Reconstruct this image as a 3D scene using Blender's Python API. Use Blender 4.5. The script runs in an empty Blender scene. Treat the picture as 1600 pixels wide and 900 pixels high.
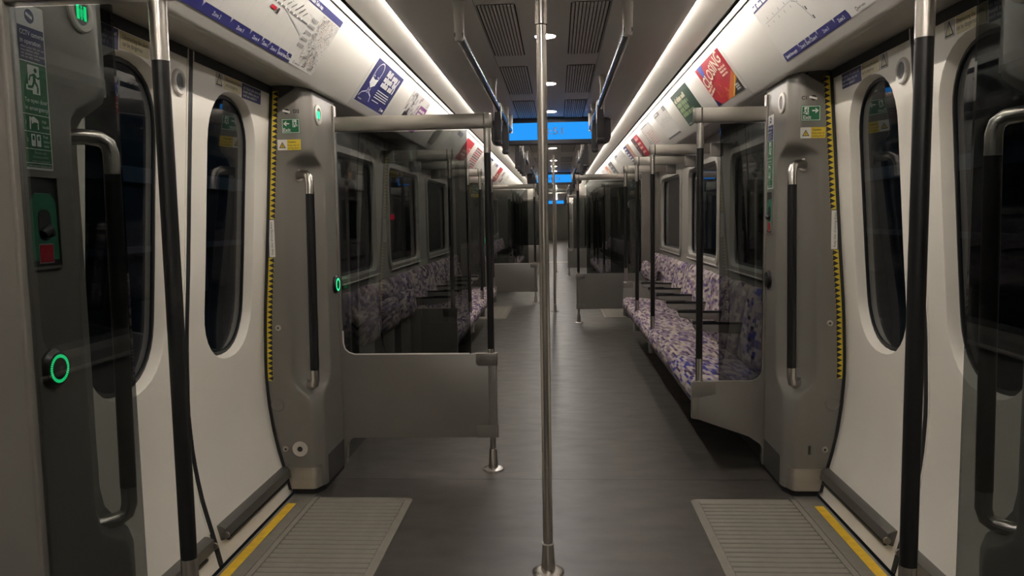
import bpy, bmesh, math, random
from mathutils import Vector, Matrix

random.seed(7)
scene = bpy.context.scene
COL = scene.collection

# ------------------------------------------------------------------ camera
def make_camera():
    cam = bpy.data.cameras.new('camera')
    cam.sensor_width = 36.0
    cam.lens = 1190.0 / 1600.0 * 36.0
    cam.clip_start = 0.02
    cam.clip_end = 200.0
    o = bpy.data.objects.new('camera', cam)
    COL.objects.link(o)
    yaw, pitch, roll = 0.060887, 0.090323, -0.017
    cy, sy = math.cos(yaw), math.sin(yaw)
    f = Vector((-sy * math.cos(pitch), cy * math.cos(pitch), -math.sin(pitch)))
    r = Vector((cy, sy, 0.0))
    u = r.cross(f)
    c, s = math.cos(roll), math.sin(roll)
    r2 = c * r + s * u
    u2 = -s * r + c * u
    m = Matrix((r2, u2, -f)).transposed().to_4x4()
    m.translation = Vector((0.045, 0.0, 1.20))
    o.matrix_world = m
    scene.camera = o

make_camera()

# ------------------------------------------------------------------ world, exposure
w = bpy.data.worlds.new('world')
scene.world = w
w.use_nodes = True
w.node_tree.nodes['Background'].inputs[0].default_value = (0.02, 0.025, 0.035, 1)
w.node_tree.nodes['Background'].inputs[1].default_value = 0.25
scene.view_settings.view_transform = 'Standard'
scene.view_settings.look = 'None'
scene.view_settings.gamma = 1.0
scene.view_settings.use_curve_mapping = False
scene.view_settings.exposure = 0.90
scene.cycles.use_denoising = True
scene.cycles.max_bounces = 8
scene.cycles.diffuse_bounces = 5
scene.cycles.glossy_bounces = 4
scene.cycles.transparent_max_bounces = 24
scene.cycles.caustics_reflective = False
scene.cycles.caustics_refractive = False
LED_STRENGTH = 86.0
DOWNLIGHT_STRENGTH = 165.0
WARM = (1.0, 0.925, 0.835)

# ------------------------------------------------------------------ car dimensions (metres)
PER = 7.27                       # doorway to doorway
DOORS = [2.5, 2.5 + PER, 2.5 + 2 * PER]
BAY0 = 6.135                     # centre of the bay in front
CAR0, CAR1 = -4.2, 20.6
SLOT = (0.776, 2.04)             # top of the advert panel
LIP = (0.97, 1.761)              # its lower edge
XDOOR = [(0.0, 1.14), (0.12, 1.17), (0.25, 1.204), (0.40, 1.226), (0.55, 1.235), (0.8, 1.226), (1.05, 1.206), (1.4, 1.182), (1.85, 1.150)]

def interp(tab, v):
    if v <= tab[0][0]:
        return tab[0][1]
    for (a, b), (c, d) in zip(tab, tab[1:]):
        if v <= c:
            return b + (d - b) * (v - a) / (c - a)
    return tab[-1][1]

def xd(z):
    return (interp(XDOOR, z - 0.04) + interp(XDOOR, z) * 2 + interp(XDOOR, z + 0.04)) / 4

# ------------------------------------------------------------------ materials
MATS = {}

def principled(name):
    m = bpy.data.materials.new(name)
    m.use_nodes = True
    return m, m.node_tree, m.node_tree.nodes['Principled BSDF']

def mat(name, col, rough=0.5, metal=0.0, noise=0.0, nscale=8.0, bump=0.0, bscale=60.0, coat=0.0, spec=0.5, stretch=(1, 1, 1)):
    m, nt, b = principled(name)
    b.inputs['Roughness'].default_value = rough
    b.inputs['Metallic'].default_value = metal
    b.inputs['Coat Weight'].default_value = coat
    b.inputs['Specular IOR Level'].default_value = spec
    b.inputs['Base Color'].default_value = (*col, 1)
    tc = nt.nodes.new('ShaderNodeTexCoord')
    mp = nt.nodes.new('ShaderNodeMapping')
    mp.inputs['Scale'].default_value = stretch
    nt.links.new(tc.outputs['Object'], mp.inputs['Vector'])
    if noise > 0:
        n = nt.nodes.new('ShaderNodeTexNoise')
        n.inputs['Scale'].default_value = nscale
        n.inputs['Detail'].default_value = 4
        nt.links.new(mp.outputs[0], n.inputs['Vector'])
        r = nt.nodes.new('ShaderNodeValToRGB')
        r.color_ramp.elements[0].position = 0.3
        r.color_ramp.elements[1].position = 0.7
        r.color_ramp.elements[0].color = (*[c * (1 - noise) for c in col], 1)
        r.color_ramp.elements[1].color = (*[min(1, c * (1 + noise)) for c in col], 1)
        nt.links.new(n.outputs['Fac'], r.inputs['Fac'])
        nt.links.new(r.outputs[0], b.inputs['Base Color'])
    if bump > 0:
        n2 = nt.nodes.new('ShaderNodeTexNoise')
        n2.inputs['Scale'].default_value = bscale
        n2.inputs['Detail'].default_value = 3
        nt.links.new(mp.outputs[0], n2.inputs['Vector'])
        bp = nt.nodes.new('ShaderNodeBump')
        bp.inputs['Strength'].default_value = bump
        bp.inputs['Distance'].default_value = 0.002
        nt.links.new(n2.outputs['Fac'], bp.inputs['Height'])
        nt.links.new(bp.outputs[0], b.inputs['Normal'])
    MATS[name] = m
    return m

def emit(name, col, strength):
    m = bpy.data.materials.new(name)
    m.use_nodes = True
    nt = m.node_tree
    nt.nodes.clear()
    e = nt.nodes.new('ShaderNodeEmission')
    e.inputs[0].default_value = (*col, 1)
    e.inputs[1].default_value = strength
    o = nt.nodes.new('ShaderNodeOutputMaterial')
    nt.links.new(e.outputs[0], o.inputs[0])
    MATS[name] = m
    return m

def glass(name, tint, ior=1.5):
    m = bpy.data.materials.new(name)
    m.use_nodes = True
    nt = m.node_tree
    nt.nodes.clear()
    t = nt.nodes.new('ShaderNodeBsdfTransparent')
    t.inputs[0].default_value = (*tint, 1)
    g = nt.nodes.new('ShaderNodeBsdfGlossy')
    g.inputs['Color'].default_value = (1, 1, 1, 1)
    g.inputs['Roughness'].default_value = 0.0
    fr = nt.nodes.new('ShaderNodeFresnel')
    ge = nt.nodes.new('ShaderNodeNewGeometry')
    mr = nt.nodes.new('ShaderNodeMapRange')
    mr.inputs['To Min'].default_value = ior
    mr.inputs['To Max'].default_value = 1.0 / ior
    nt.links.new(ge.outputs['Backfacing'], mr.inputs['Value'])
    nt.links.new(mr.outputs[0], fr.inputs[0])
    mx = nt.nodes.new('ShaderNodeMixShader')
    nt.links.new(fr.outputs[0], mx.inputs[0])
    nt.links.new(t.outputs[0], mx.inputs[1])
    nt.links.new(g.outputs[0], mx.inputs[2])
    o = nt.nodes.new('ShaderNodeOutputMaterial')
    nt.links.new(mx.outputs[0], o.inputs[0])
    MATS[name] = m
    return m

def moquette(name, pal):
    m, nt, b = principled(name)
    b.inputs['Roughness'].default_value = 0.9
    b.inputs['Specular IOR Level'].default_value = 0.15
    tc = nt.nodes.new('ShaderNodeTexCoord')
    sp = nt.nodes.new('ShaderNodeSeparateXYZ')
    nt.links.new(tc.outputs['Object'], sp.inputs[0])
    def mth(op, a, bb=None):
        n = nt.nodes.new('ShaderNodeMath')
        n.operation = op
        for i, v in enumerate((a, bb)):
            if v is None:
                continue
            if isinstance(v, (int, float)):
                n.inputs[i].default_value = v
            else:
                nt.links.new(v, n.inputs[i])
        return n.outputs[0]
    ax = mth('ABSOLUTE', sp.outputs['X'])
    v = mth('SUBTRACT', ax, sp.outputs['Z'])
    row = mth('FLOOR', mth('MULTIPLY', v, 62.0))
    wn = nt.nodes.new('ShaderNodeTexWhiteNoise')
    wn.noise_dimensions = '1D'
    nt.links.new(row, wn.inputs['W'])
    u = mth('ADD', mth('MULTIPLY', sp.outputs['Y'], 17.0), mth('MULTIPLY', wn.outputs['Value'], 7.0))
    cell = mth('FLOOR', u)
    cb = nt.nodes.new('ShaderNodeCombineXYZ')
    nt.links.new(row, cb.inputs[0])
    nt.links.new(cell, cb.inputs[1])
    oi = nt.nodes.new('ShaderNodeObjectInfo')
    nt.links.new(mth('MULTIPLY', oi.outputs['Random'], 50.0), cb.inputs[2])
    w2 = nt.nodes.new('ShaderNodeTexWhiteNoise')
    w2.noise_dimensions = '3D'
    nt.links.new(cb.outputs[0], w2.inputs['Vector'])
    r = nt.nodes.new('ShaderNodeValToRGB')
    r.color_ramp.interpolation = 'CONSTANT'
    el = r.color_ramp.elements
    el[0].position, el[0].color = 0.0, (*pal[0][1], 1)
    el[1].position, el[1].color = pal[1][0], (*pal[1][1], 1)
    for p, c in pal[2:]:
        e = el.new(p)
        e.color = (*c, 1)
    nt.links.new(w2.outputs['Value'], r.inputs['Fac'])
    nt.links.new(r.outputs[0], b.inputs['Base Color'])
    MATS[name] = m

mat('taupe', (0.170, 0.159, 0.142), 0.33, noise=0.03, nscale=3)
mat('wall', (0.26, 0.245, 0.22), 0.42, noise=0.03)
mat('cream', (0.84, 0.80, 0.725), 0.42, noise=0.02, nscale=3)
mat('advert_white', (0.505, 0.487, 0.452), 0.38)
mat('light_panel', (0.70, 0.675, 0.625), 0.45)
mat('header_grey', (0.42, 0.40, 0.375), 0.35)
mat('ceiling_grey', (0.78, 0.75, 0.735), 0.55, noise=0.02, nscale=2)
mat('slat_grey', (0.74, 0.71, 0.70), 0.5)
mat('void', (0.012, 0.012, 0.012), 0.7)
mat('floor', (0.066, 0.059, 0.052), 0.36, noise=0.2, nscale=9, stretch=(0.55, 1, 1))
def scuff_floor():
    nt = MATS['floor'].node_tree
    tc = nt.nodes.new('ShaderNodeTexCoord')
    mp = nt.nodes.new('ShaderNodeMapping')
    mp.inputs['Scale'].default_value = (1.0, 2.2, 1.0)
    n = nt.nodes.new('ShaderNodeTexNoise')
    n.inputs['Scale'].default_value = 5.0
    n.inputs['Detail'].default_value = 8
    n.inputs['Roughness'].default_value = 0.65
    r = nt.nodes.new('ShaderNodeMapRange')
    r.inputs['From Min'].default_value = 0.2
    r.inputs['From Max'].default_value = 0.8
    r.inputs['To Min'].default_value = 0.27
    r.inputs['To Max'].default_value = 0.45
    nt.links.new(tc.outputs['Object'], mp.inputs[0])
    nt.links.new(mp.outputs[0], n.inputs['Vector'])
    nt.links.new(n.outputs['Fac'], r.inputs['Value'])
    nt.links.new(r.outputs[0], nt.nodes['Principled BSDF'].inputs['Roughness'])
scuff_floor()
mat('mat_tan', (0.235, 0.215, 0.185), 0.62, noise=0.06, nscale=20)
mat('mat_groove', (0.10, 0.092, 0.08), 0.7)
mat('sill_grey', (0.19, 0.175, 0.155), 0.45, noise=0.08, nscale=25)
mat('yellow', (0.78, 0.49, 0.03), 0.5, noise=0.12, nscale=30)
mat('steel', (0.60, 0.57, 0.53), 0.26, 1.0, noise=0.05, nscale=30, stretch=(1, 1, 0.05))
mat('steel_bar', (0.30, 0.28, 0.255), 0.34, 1.0, noise=0.06, nscale=40, stretch=(0.05, 1, 1))
mat('kick_steel', (0.58, 0.545, 0.49), 0.5, 1.0, noise=0.06, nscale=30, stretch=(0.05, 1, 1))
mat('dark_steel', (0.10, 0.096, 0.092), 0.25, 1.0)
mat('black', (0.006, 0.006, 0.0065), 0.3)
mat('rubber', (0.012, 0.012, 0.013), 0.55)
mat('dark_plastic', (0.028, 0.027, 0.030), 0.42)
mat('guard', (0.085, 0.08, 0.072), 0.35)
mat('under', (0.05, 0.047, 0.043), 0.55)
mat('ring_white', (0.52, 0.49, 0.45), 0.35)
mat('bolt', (0.45, 0.42, 0.38), 0.3, 1.0)
mat('ink_white', (0.78, 0.77, 0.74), 0.5)
mat('ink_black', (0.015, 0.015, 0.016), 0.5)
mat('ink_grey', (0.1320, 0.1320, 0.1380), 0.5)
mat('ink_pale', (0.4125, 0.4125, 0.4125), 0.5)
mat('ink_blue', (0.0154, 0.0165, 0.1210), 0.4)
mat('ink_midblue', (0.0350, 0.0910, 0.3850), 0.4)
mat('ink_green', (0.012, 0.135, 0.055), 0.4)
mat('ink_deepgreen', (0.0120, 0.0450, 0.0270), 0.4)
mat('ink_lime', (0.3360, 0.4400, 0.2400), 0.4)
mat('ink_yellow', (0.7200, 0.5400, 0.0450), 0.4)
mat('ink_cream', (0.80, 0.74, 0.58), 0.4)
mat('ink_paleyellow', (0.60, 0.52, 0.30), 0.4)
mat('ink_red', (0.4216, 0.0150, 0.0306), 0.4)
mat('ink_darkred', (0.2100, 0.0084, 0.0140), 0.4)
mat('ink_orange', (0.5625, 0.1500, 0.0375), 0.4)
mat('ink_purple', (0.1560, 0.0180, 0.1560), 0.4)
mat('ink_mauve', (0.2100, 0.1680, 0.2030), 0.4)
mat('ink_plum', (0.0420, 0.0270, 0.0360), 0.4)
mat('ink_skin', (0.55, 0.33, 0.24), 0.4)
mat('paper', (0.54, 0.527, 0.50), 0.45)
mat('handle_green', (0.03, 0.17, 0.10), 0.35)
mat('night', (0.045, 0.055, 0.075), 0.8, noise=0.3, nscale=2)
mat('night_pale', (0.20, 0.23, 0.28), 0.7)
mat('seat_grey', (0.11, 0.105, 0.095), 0.45)
mat('piping', (0.03, 0.025, 0.04), 0.8)
PAL = [(0, (0.46, 0.40, 0.34)), (0.20, (0.27, 0.215, 0.26)), (0.42, (0.40, 0.335, 0.345)), (0.58, (0.085, 0.06, 0.105)),
       (0.70, (0.21, 0.165, 0.20)), (0.92, (0.115, 0.085, 0.20))]
moquette('moquette', PAL)
moquette('moquette_blue', [(0, (0.46, 0.40, 0.37)), (0.25, (0.27, 0.22, 0.28)), (0.45, (0.42, 0.36, 0.37)), (0.62, (0.17, 0.13, 0.20)), (0.76, (0.055, 0.06, 0.27)), (0.90, (0.06, 0.045, 0.09))])
glass('screen_glass', (0.465, 0.48, 0.475))
glass('window_glass', (0.56, 0.58, 0.60))
emit('led', WARM, LED_STRENGTH)
emit('downlight', (1.0, 0.935, 0.86), DOWNLIGHT_STRENGTH)
emit('screen_blue', (0.024, 0.34, 1.0), 0.53)
emit('green_glow', (0.02, 1.0, 0.30), 1.6)
emit('orange_led', (1.0, 0.42, 0.02), 2.2)
emit('tube_cyan', (0.62, 0.90, 1.0), 9.0)
emit('red_lamp', (1.0, 0.01, 0.05), 1.5)
mat('screen_text', (0.004, 0.012, 0.05), 0.5)

# ------------------------------------------------------------------ mesh builder
class MB:
    """Collects geometry in car coordinates; finish() moves it to an origin and mirrors it."""
    def __init__(self):
        self.bm = bmesh.new()

    def _faces(self, vs, fs):
        out = []
        for f in fs:
            try:
                out.append(self.bm.faces.new([vs[i] for i in f]))
            except ValueError:
                pass
        return out

    def box(self, x0, x1, y0, y1, z0, z1, bev=0.0, seg=2):
        vs = [self.bm.verts.new((x, y, z)) for z in (z0, z1) for y in (y0, y1) for x in (x0, x1)]
        fs = self._faces(vs, [(0, 2, 3, 1), (4, 5, 7, 6), (0, 1, 5, 4), (2, 6, 7, 3), (0, 4, 6, 2), (1, 3, 7, 5)])
        if bev > 0:
            es = list({e for f in fs for e in f.edges})
            bmesh.ops.bevel(self.bm, geom=es, offset=bev, segments=seg, affect='EDGES', profile=0.5, clamp_overlap=True)
        return self

    def prism(self, pts, axis, a, b, bev=0.0, seg=2):
        """pts: 2-D outline in the two other axes (order x,y,z without axis)."""
        def mk(p, t):
            if axis == 'x':
                return (t, p[0], p[1])
            if axis == 'y':
                return (p[0], t, p[1])
            return (p[0], p[1], t)
        n = len(pts)
        va = [self.bm.verts.new(mk(p, a)) for p in pts]
        vb = [self.bm.verts.new(mk(p, b)) for p in pts]
        fs = [self.bm.faces.new(va), self.bm.faces.new(vb[::-1])]
        for i in range(n):
            j = (i + 1) % n
            fs.append(self.bm.faces.new((va[j], va[i], vb[i], vb[j])))
        if bev > 0:
            es = list({e for f in fs[:2] for e in f.edges})
            bmesh.ops.bevel(self.bm, geom=es, offset=bev, segments=seg, affect='EDGES', profile=0.5, clamp_overlap=True)
        return self

    def tube(self, path, r, n=14, caps=True):
        path = [Vector(p) for p in path]
        rs = r if isinstance(r, (list, tuple)) else [r] * len(path)
        rings = []
        up = None
        for i, p in enumerate(path):
            d = (path[min(i + 1, len(path) - 1)] - path[max(i - 1, 0)]).normalized()
            if up is None:
                up = Vector((0, 0, 1)) if abs(d.z) < 0.9 else Vector((0, 1, 0))
            a = d.cross(up).normalized()
            b = a.cross(d).normalized()
            up = b
            rings.append([self.bm.verts.new(p + (a * math.cos(t) + b * math.sin(t)) * rs[i]) for t in [2 * math.pi * k / n for k in range(n)]])
        for ra, rb in zip(rings, rings[1:]):
            for k in range(n):
                self.bm.faces.new((ra[k], ra[(k + 1) % n], rb[(k + 1) % n], rb[k]))
        if caps:
            self.bm.faces.new(rings[0][::-1])
            self.bm.faces.new(rings[-1])
        return self

    def lathe(self, prof, c, axis='z', n=24):
        """prof: (radius, height along axis)"""
        def mk(r, h, t):
            a, b = r * math.cos(t), r * math.sin(t)
            if axis == 'z':
                return (c[0] + a, c[1] + b, c[2] + h)
            if axis == 'y':
                return (c[0] + a, c[1] + h, c[2] + b)
            return (c[0] + h, c[1] + a, c[2] + b)
        rings = [[self.bm.verts.new(mk(max(r, 1e-4), h, 2 * math.pi * k / n)) for k in range(n)] for r, h in prof]
        for ra, rb in zip(rings, rings[1:]):
            for k in range(n):
                self.bm.faces.new((ra[k], ra[(k + 1) % n], rb[(k + 1) % n], rb[k]))
        self.bm.faces.new(rings[0][::-1])
        self.bm.faces.new(rings[-1])
        return self

    def loft(self, rings, caps=True):
        vr = [[self.bm.verts.new(p) for p in r] for r in rings]
        n = len(vr[0])
        for ra, rb in zip(vr, vr[1:]):
            for k in range(n):
                self.bm.faces.new((ra[k], ra[(k + 1) % n], rb[(k + 1) % n], rb[k]))
        if caps:
            self.bm.faces.new(vr[0][::-1])
            self.bm.faces.new(vr[-1])
        return self

    def grid(self, rows):
        vr = [[self.bm.verts.new(p) for p in r] for r in rows]
        for ra, rb in zip(vr, vr[1:]):
            for k in range(len(ra) - 1):
                self.bm.faces.new((ra[k], ra[k + 1], rb[k + 1], rb[k]))
        return self

    def flat(self, pts):
        self.bm.faces.new([self.bm.verts.new(p) for p in pts])
        return self

    def mesh(self, name, material, origin=(0, 0, 0), s=1, d=1, smooth=35, recalc=True):
        ox, oy, oz = origin
        for v in self.bm.verts:
            v.co = Vector((s * (v.co.x - ox), d * (v.co.y - oy), v.co.z - oz))
        if recalc:
            bmesh.ops.recalc_face_normals(self.bm, faces=self.bm.faces[:])
        elif s * d < 0:
            bmesh.ops.reverse_faces(self.bm, faces=self.bm.faces[:])
        me = bpy.data.meshes.new(name)
        self.bm.to_mesh(me)
        self.bm.free()
        me.materials.append(MATS[material])
        if smooth:
            for p in me.polygons:
                p.use_smooth = True
            me.set_sharp_from_angle(angle=math.radians(smooth))
        return me

def link(name, data, parent=None, loc=None, kind=None, label=None, cat=None, group=None):
    o = bpy.data.objects.new(name, data)
    COL.objects.link(o)
    if parent is not None:
        o.parent = parent
    if loc is not None:
        o.location = loc
    if kind:
        o['kind'] = kind
    if label:
        o['label'] = label
    if cat:
        o['category'] = cat
    if group:
        o['group'] = group
    return o

FINE_PRINT = ('swirl', 'photo_patch', 'zone_rule', 'network_lines', 'station_names', 'black_triangles', 'small_print', 'red_print', 'index_columns', 'station_dots', 'lettering', 'dot_lettering', 'stripe')

def stuff_kind(n):
    return 'stuff' if n in FINE_PRINT else None

class Proto:
    """A thing as a list of parts; each part is (name, mesh, label, [sub-parts])."""
    def __init__(self):
        self.parts = []

    def add(self, name, me, label=None, sub=None):
        self.parts.append((name, me, label, sub or []))
        return self.parts[-1][3]

    def place(self, name, label, cat, loc, group=None, kind=None):
        root = link(name, None, None, loc, kind, label, cat, group)
        root.empty_display_size = 0.1
        for n, me, lb, sub in self.parts:
            p = link(n, me, root, label=lb)
            for n2, me2, lb2 in sub:
                link(n2, me2, p, label=lb2, kind=stuff_kind(n2))
        return root

ORD = ['first', 'second', 'third', 'fourth', 'fifth', 'sixth', 'seventh', 'eighth', 'ninth', 'tenth', 'eleventh', 'twelfth', 'thirteenth', 'fourteenth', 'fifteenth', 'sixteenth', 'seventeenth']
SIDE = {-1: 'left', 1: 'right'}

# ------------------------------------------------------------------ flat print (signs, posters)
FONT_CACHE = {}

def text_polys(body, bold=False):
    key = (body, bold)
    if key in FONT_CACHE:
        return FONT_CACHE[key]
    cu = bpy.data.curves.new('t', 'FONT')
    cu.body = body
    cu.size = 1.0
    cu.resolution_u = 2
    if bold:
        cu.offset = 0.018
    ob = bpy.data.objects.new('t', cu)
    COL.objects.link(ob)
    dg = bpy.context.evaluated_depsgraph_get()
    me = ob.evaluated_get(dg).to_mesh()
    vs = [(v.co.x, v.co.y) for v in me.vertices]
    fs = [tuple(p.vertices) for p in me.polygons]
    ob.evaluated_get(dg).to_mesh_clear()
    bpy.data.objects.remove(ob)
    bpy.data.curves.remove(cu)
    FONT_CACHE[key] = (vs, fs)
    return vs, fs

class Print:
    """A printed sheet: origin o (lower-left), unit vectors r (right), u (up); every ink is a thin mesh of its own."""
    def __init__(self, o, r, u, w, h, origin=(0, 0, 0), bend=None):
        self.o, self.r, self.u = Vector(o), Vector(r).normalized(), Vector(u).normalized()
        self.n = self.r.cross(self.u).normalized()
        self.w, self.h = w, h
        self.inks = {}
        self.layer = 0
        self.org = Vector(origin)
        self.bend = bend

    def pt(self, a, b, lift):
        p = self.o + self.r * a + self.u * b + self.n * lift
        return p - self.org

    def _ink(self, ink, name):
        key = (ink, name)
        if key not in self.inks:
            self.layer += 1
            self.inks[key] = ([], [], 0.0013 + 0.00018 * self.layer + (0.0026 if name in ('lettering', 'small_print') else 0.0))
        return self.inks[key]

    def poly(self, pts, ink, name='artwork'):
        v, f, l = self._ink(ink, name)
        i = len(v)
        v.extend(self.pt(a, b, l) for a, b in pts)
        f.append(tuple(range(i, i + len(pts))))

    def rect(self, a0, b0, a1, b1, ink, name='artwork'):
        self.poly([(a0, b0), (a1, b0), (a1, b1), (a0, b1)], ink, name)

    def line(self, a0, b0, a1, b1, t, ink, name='artwork'):
        dx, dy = a1 - a0, b1 - b0
        L = math.hypot(dx, dy) or 1
        nx, ny = -dy / L * t / 2, dx / L * t / 2
        self.poly([(a0 - nx, b0 - ny), (a1 - nx, b1 - ny), (a1 + nx, b1 + ny), (a0 + nx, b0 + ny)], ink, name)

    def pathline(self, pts, t, ink, name='artwork'):
        for p, q in zip(pts, pts[1:]):
            self.line(*p, *q, t, ink, name)

    def disc(self, a, b, r, ink, name='artwork', n=20, r2=None, ry=None):
        ry = ry or r
        if r2 is None:
            self.poly([(a + r * math.cos(2 * math.pi * k / n), b + ry * math.sin(2 * math.pi * k / n)) for k in range(n)], ink, name)
        else:
            q = r2 / r
            for k in range(n):
                t0, t1 = 2 * math.pi * k / n, 2 * math.pi * (k + 1) / n
                c0, s0, c1, s1 = math.cos(t0), math.sin(t0), math.cos(t1), math.sin(t1)
                self.poly([(a + r * c0, b + ry * s0), (a + r * c1, b + ry * s1), (a + r * q * c1, b + ry * q * s1), (a + r * q * c0, b + ry * q * s0)], ink, name)

    def text(self, body, a, b, size, ink, name='lettering', width=None, rot=0.0, bold=False, align='l', xs=1.0):
        vs, fs = text_polys(body, bold)
        if not vs:
            return
        x0, x1 = min(v[0] for v in vs), max(v[0] for v in vs)
        k = xs
        if width:
            k = width / ((x1 - x0) * size)
        off = {'l': x0, 'c': (x0 + x1) / 2, 'r': x1}[align]
        c, s = math.cos(rot), math.sin(rot)
        v, f, l = self._ink(ink, name)
        i = len(v)
        for x, y in vs:
            px, py = (x - off) * size * k, y * size
            v.append(self.pt(a + px * c - py * s, b + px * s + py * c, l))
        f.extend(tuple(i + j for j in t) for t in fs)

    def greek(self, a, b, size, ink, width, name='small_print', rot=0.0, seed=1, align='l'):
        """a line of print too small to read: letter-like strokes in words"""
        rnd = random.Random(seed + int(width * 1e5))
        c, sn = math.cos(rot), math.sin(rot)
        a0 = -width / 2 if align == 'c' else 0.0
        x, k = 0.0, rnd.randint(3, 8)
        while x < width - size * 0.3:
            if k == 0:
                x += size * 0.40
                k = rnd.randint(3, 8)
                continue
            wd, ht = size * rnd.uniform(0.30, 0.46), size * rnd.choice((0.50, 0.50, 0.54, 0.72))
            q = [(x, 0), (x + wd, 0), (x + wd, ht), (x, ht)]
            self.poly([(a + (a0 + u) * c - v * sn, b + (a0 + u) * sn + v * c) for u, v in q], ink, name)
            x += wd + size * 0.10
            k -= 1

    def sheet_mesh(self, ink, thick=0.0012, r=0.0):
        v = []
        if r > 0:
            out = []
            for cx, cy, t0 in ((self.w - r, self.h - r, 0), (r, self.h - r, 90), (r, r, 180), (self.w - r, r, 270)):
                for k in range(5):
                    t = math.radians(t0 + 22.5 * k)
                    out.append((cx + r * math.cos(t), cy + r * math.sin(t)))
        else:
            out = [(0, 0), (self.w, 0), (self.w, self.h), (0, self.h)]
        n = len(out)
        v = [self.pt(a, b, 0.0002) for a, b in out] + [self.pt(a, b, thick) for a, b in out]
        f = [tuple(range(n, 2 * n))] + [(i, (i + 1) % n, n + (i + 1) % n, n + i) for i in range(n)] + [tuple(reversed(range(n)))]
        me = bpy.data.meshes.new('sheet')
        me.from_pydata([tuple(p) for p in v], [], f)
        me.materials.append(MATS[ink])
        return me

    def ink_meshes(self):
        out = []
        for (ink, name), (v, f, l) in self.inks.items():
            me = bpy.data.meshes.new(name)
            me.from_pydata([tuple(p) for p in v], [], f)
            me.materials.append(MATS[ink])
            out.append((name, me, None))
        return out

def running_man(p, a, b, h, ink, flip=1, name='pictogram'):
    """white doorway block with a running figure cut out in the sign colour"""
    k = h
    def q(x, y):
        return (a + flip * x * k, b + y * k)
    p.poly([q(-0.30, 0.30), q(-0.30, 1.0), q(0.30, 1.0), q(0.30, 0.0), q(-0.10, 0.0), q(-0.10, 0.12), q(-0.42, 0.12), q(-0.42, 0.30)][::1 if flip > 0 else -1], 'ink_white', name)
    p.disc(a + flip * 0.10 * k, b + 0.84 * k, 0.085 * k, ink, name + '_figure')
    for pts, t in (([q(0.02, 0.72), q(0.02, 0.42)], 0.15), ([q(0.02, 0.68), q(-0.20, 0.62), q(-0.26, 0.44)], 0.07), ([q(0.04, 0.68), q(0.20, 0.56), q(0.30, 0.62)], 0.07),
                   ([q(0.03, 0.44), q(0.18, 0.28), q(0.16, 0.04)], 0.10), ([q(0.00, 0.44), q(-0.10, 0.24), q(-0.34, 0.22)], 0.10)):
        p.pathline(pts, t * k, ink, name + '_figure')

def arrow(p, a, b, L, ink, flip=1, name='arrow'):
    p.rect(min(a, a + flip * L * 0.62), b - 0.10 * L, max(a, a + flip * L * 0.62), b + 0.10 * L, ink, name)
    pts = [(a + flip * L, b), (a + flip * L * 0.50, b + 0.42 * L), (a + flip * L * 0.50, b + 0.18 * L), (a + flip * L * 0.72, b), (a + flip * L * 0.50, b - 0.18 * L), (a + flip * L * 0.50, b - 0.42 * L)]
    p.poly(pts if flip < 0 else pts[::-1], ink, name)

def warn_triangle(p, a, b, k, fill='ink_yellow', name='warning_triangle'):
    p.poly([(a - 0.5 * k, b), (a + 0.5 * k, b), (a, b + 0.88 * k)], 'ink_black', name)
    p.poly([(a - 0.34 * k, b + 0.10 * k), (a + 0.34 * k, b + 0.10 * k), (a, b + 0.70 * k)], fill, name + '_fill')
    p.rect(a - 0.035 * k, b + 0.26 * k, a + 0.035 * k, b + 0.52 * k, 'ink_black', name + '_mark')
    p.rect(a - 0.035 * k, b + 0.15 * k, a + 0.035 * k, b + 0.21 * k, 'ink_black', name + '_mark')

# ------------------------------------------------------------------ the shell
def build_floor():
    root = link('floor', None, kind='structure', label='dark grey vinyl floor running down the carriage aisle', cat='floor')
    cuts = [CAR0, -0.6, 3.427, 6.95, 10.70, 14.2, 17.97, CAR1]
    for a, b in zip(cuts, cuts[1:]):
        m = MB().box(-1.10, 1.10, a + 0.001, b - 0.001, -0.03, 0.0)
        link('floor_sheet', m.mesh('floor_sheet', 'floor', smooth=0), root)
    link('subfloor', MB().box(-1.35, 1.35, CAR0, CAR1, -0.06, -0.031).mesh('subfloor', 'void', smooth=0), root)
    for y in DOORS:                                             # door sills either side
        for s in (-1, 1):
            link('sill', MB().box(1.035, 1.133, y - 0.72, y + 0.72, -0.03, 0.004).mesh('sill', 'sill_grey', s=s, smooth=0), root)

def bay_spans():
    e = [CAR0] + [v for y in DOORS for v in (y - 1.07, y + 1.07)] + [CAR1]
    return [(e[i], e[i + 1]) for i in range(0, len(e), 2)]

WIN_OFF = [(-2.335, -1.035), (-0.635, 0.565), (1.015, 2.285)]
WZ0, WZ1 = 0.865, 1.60

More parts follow.
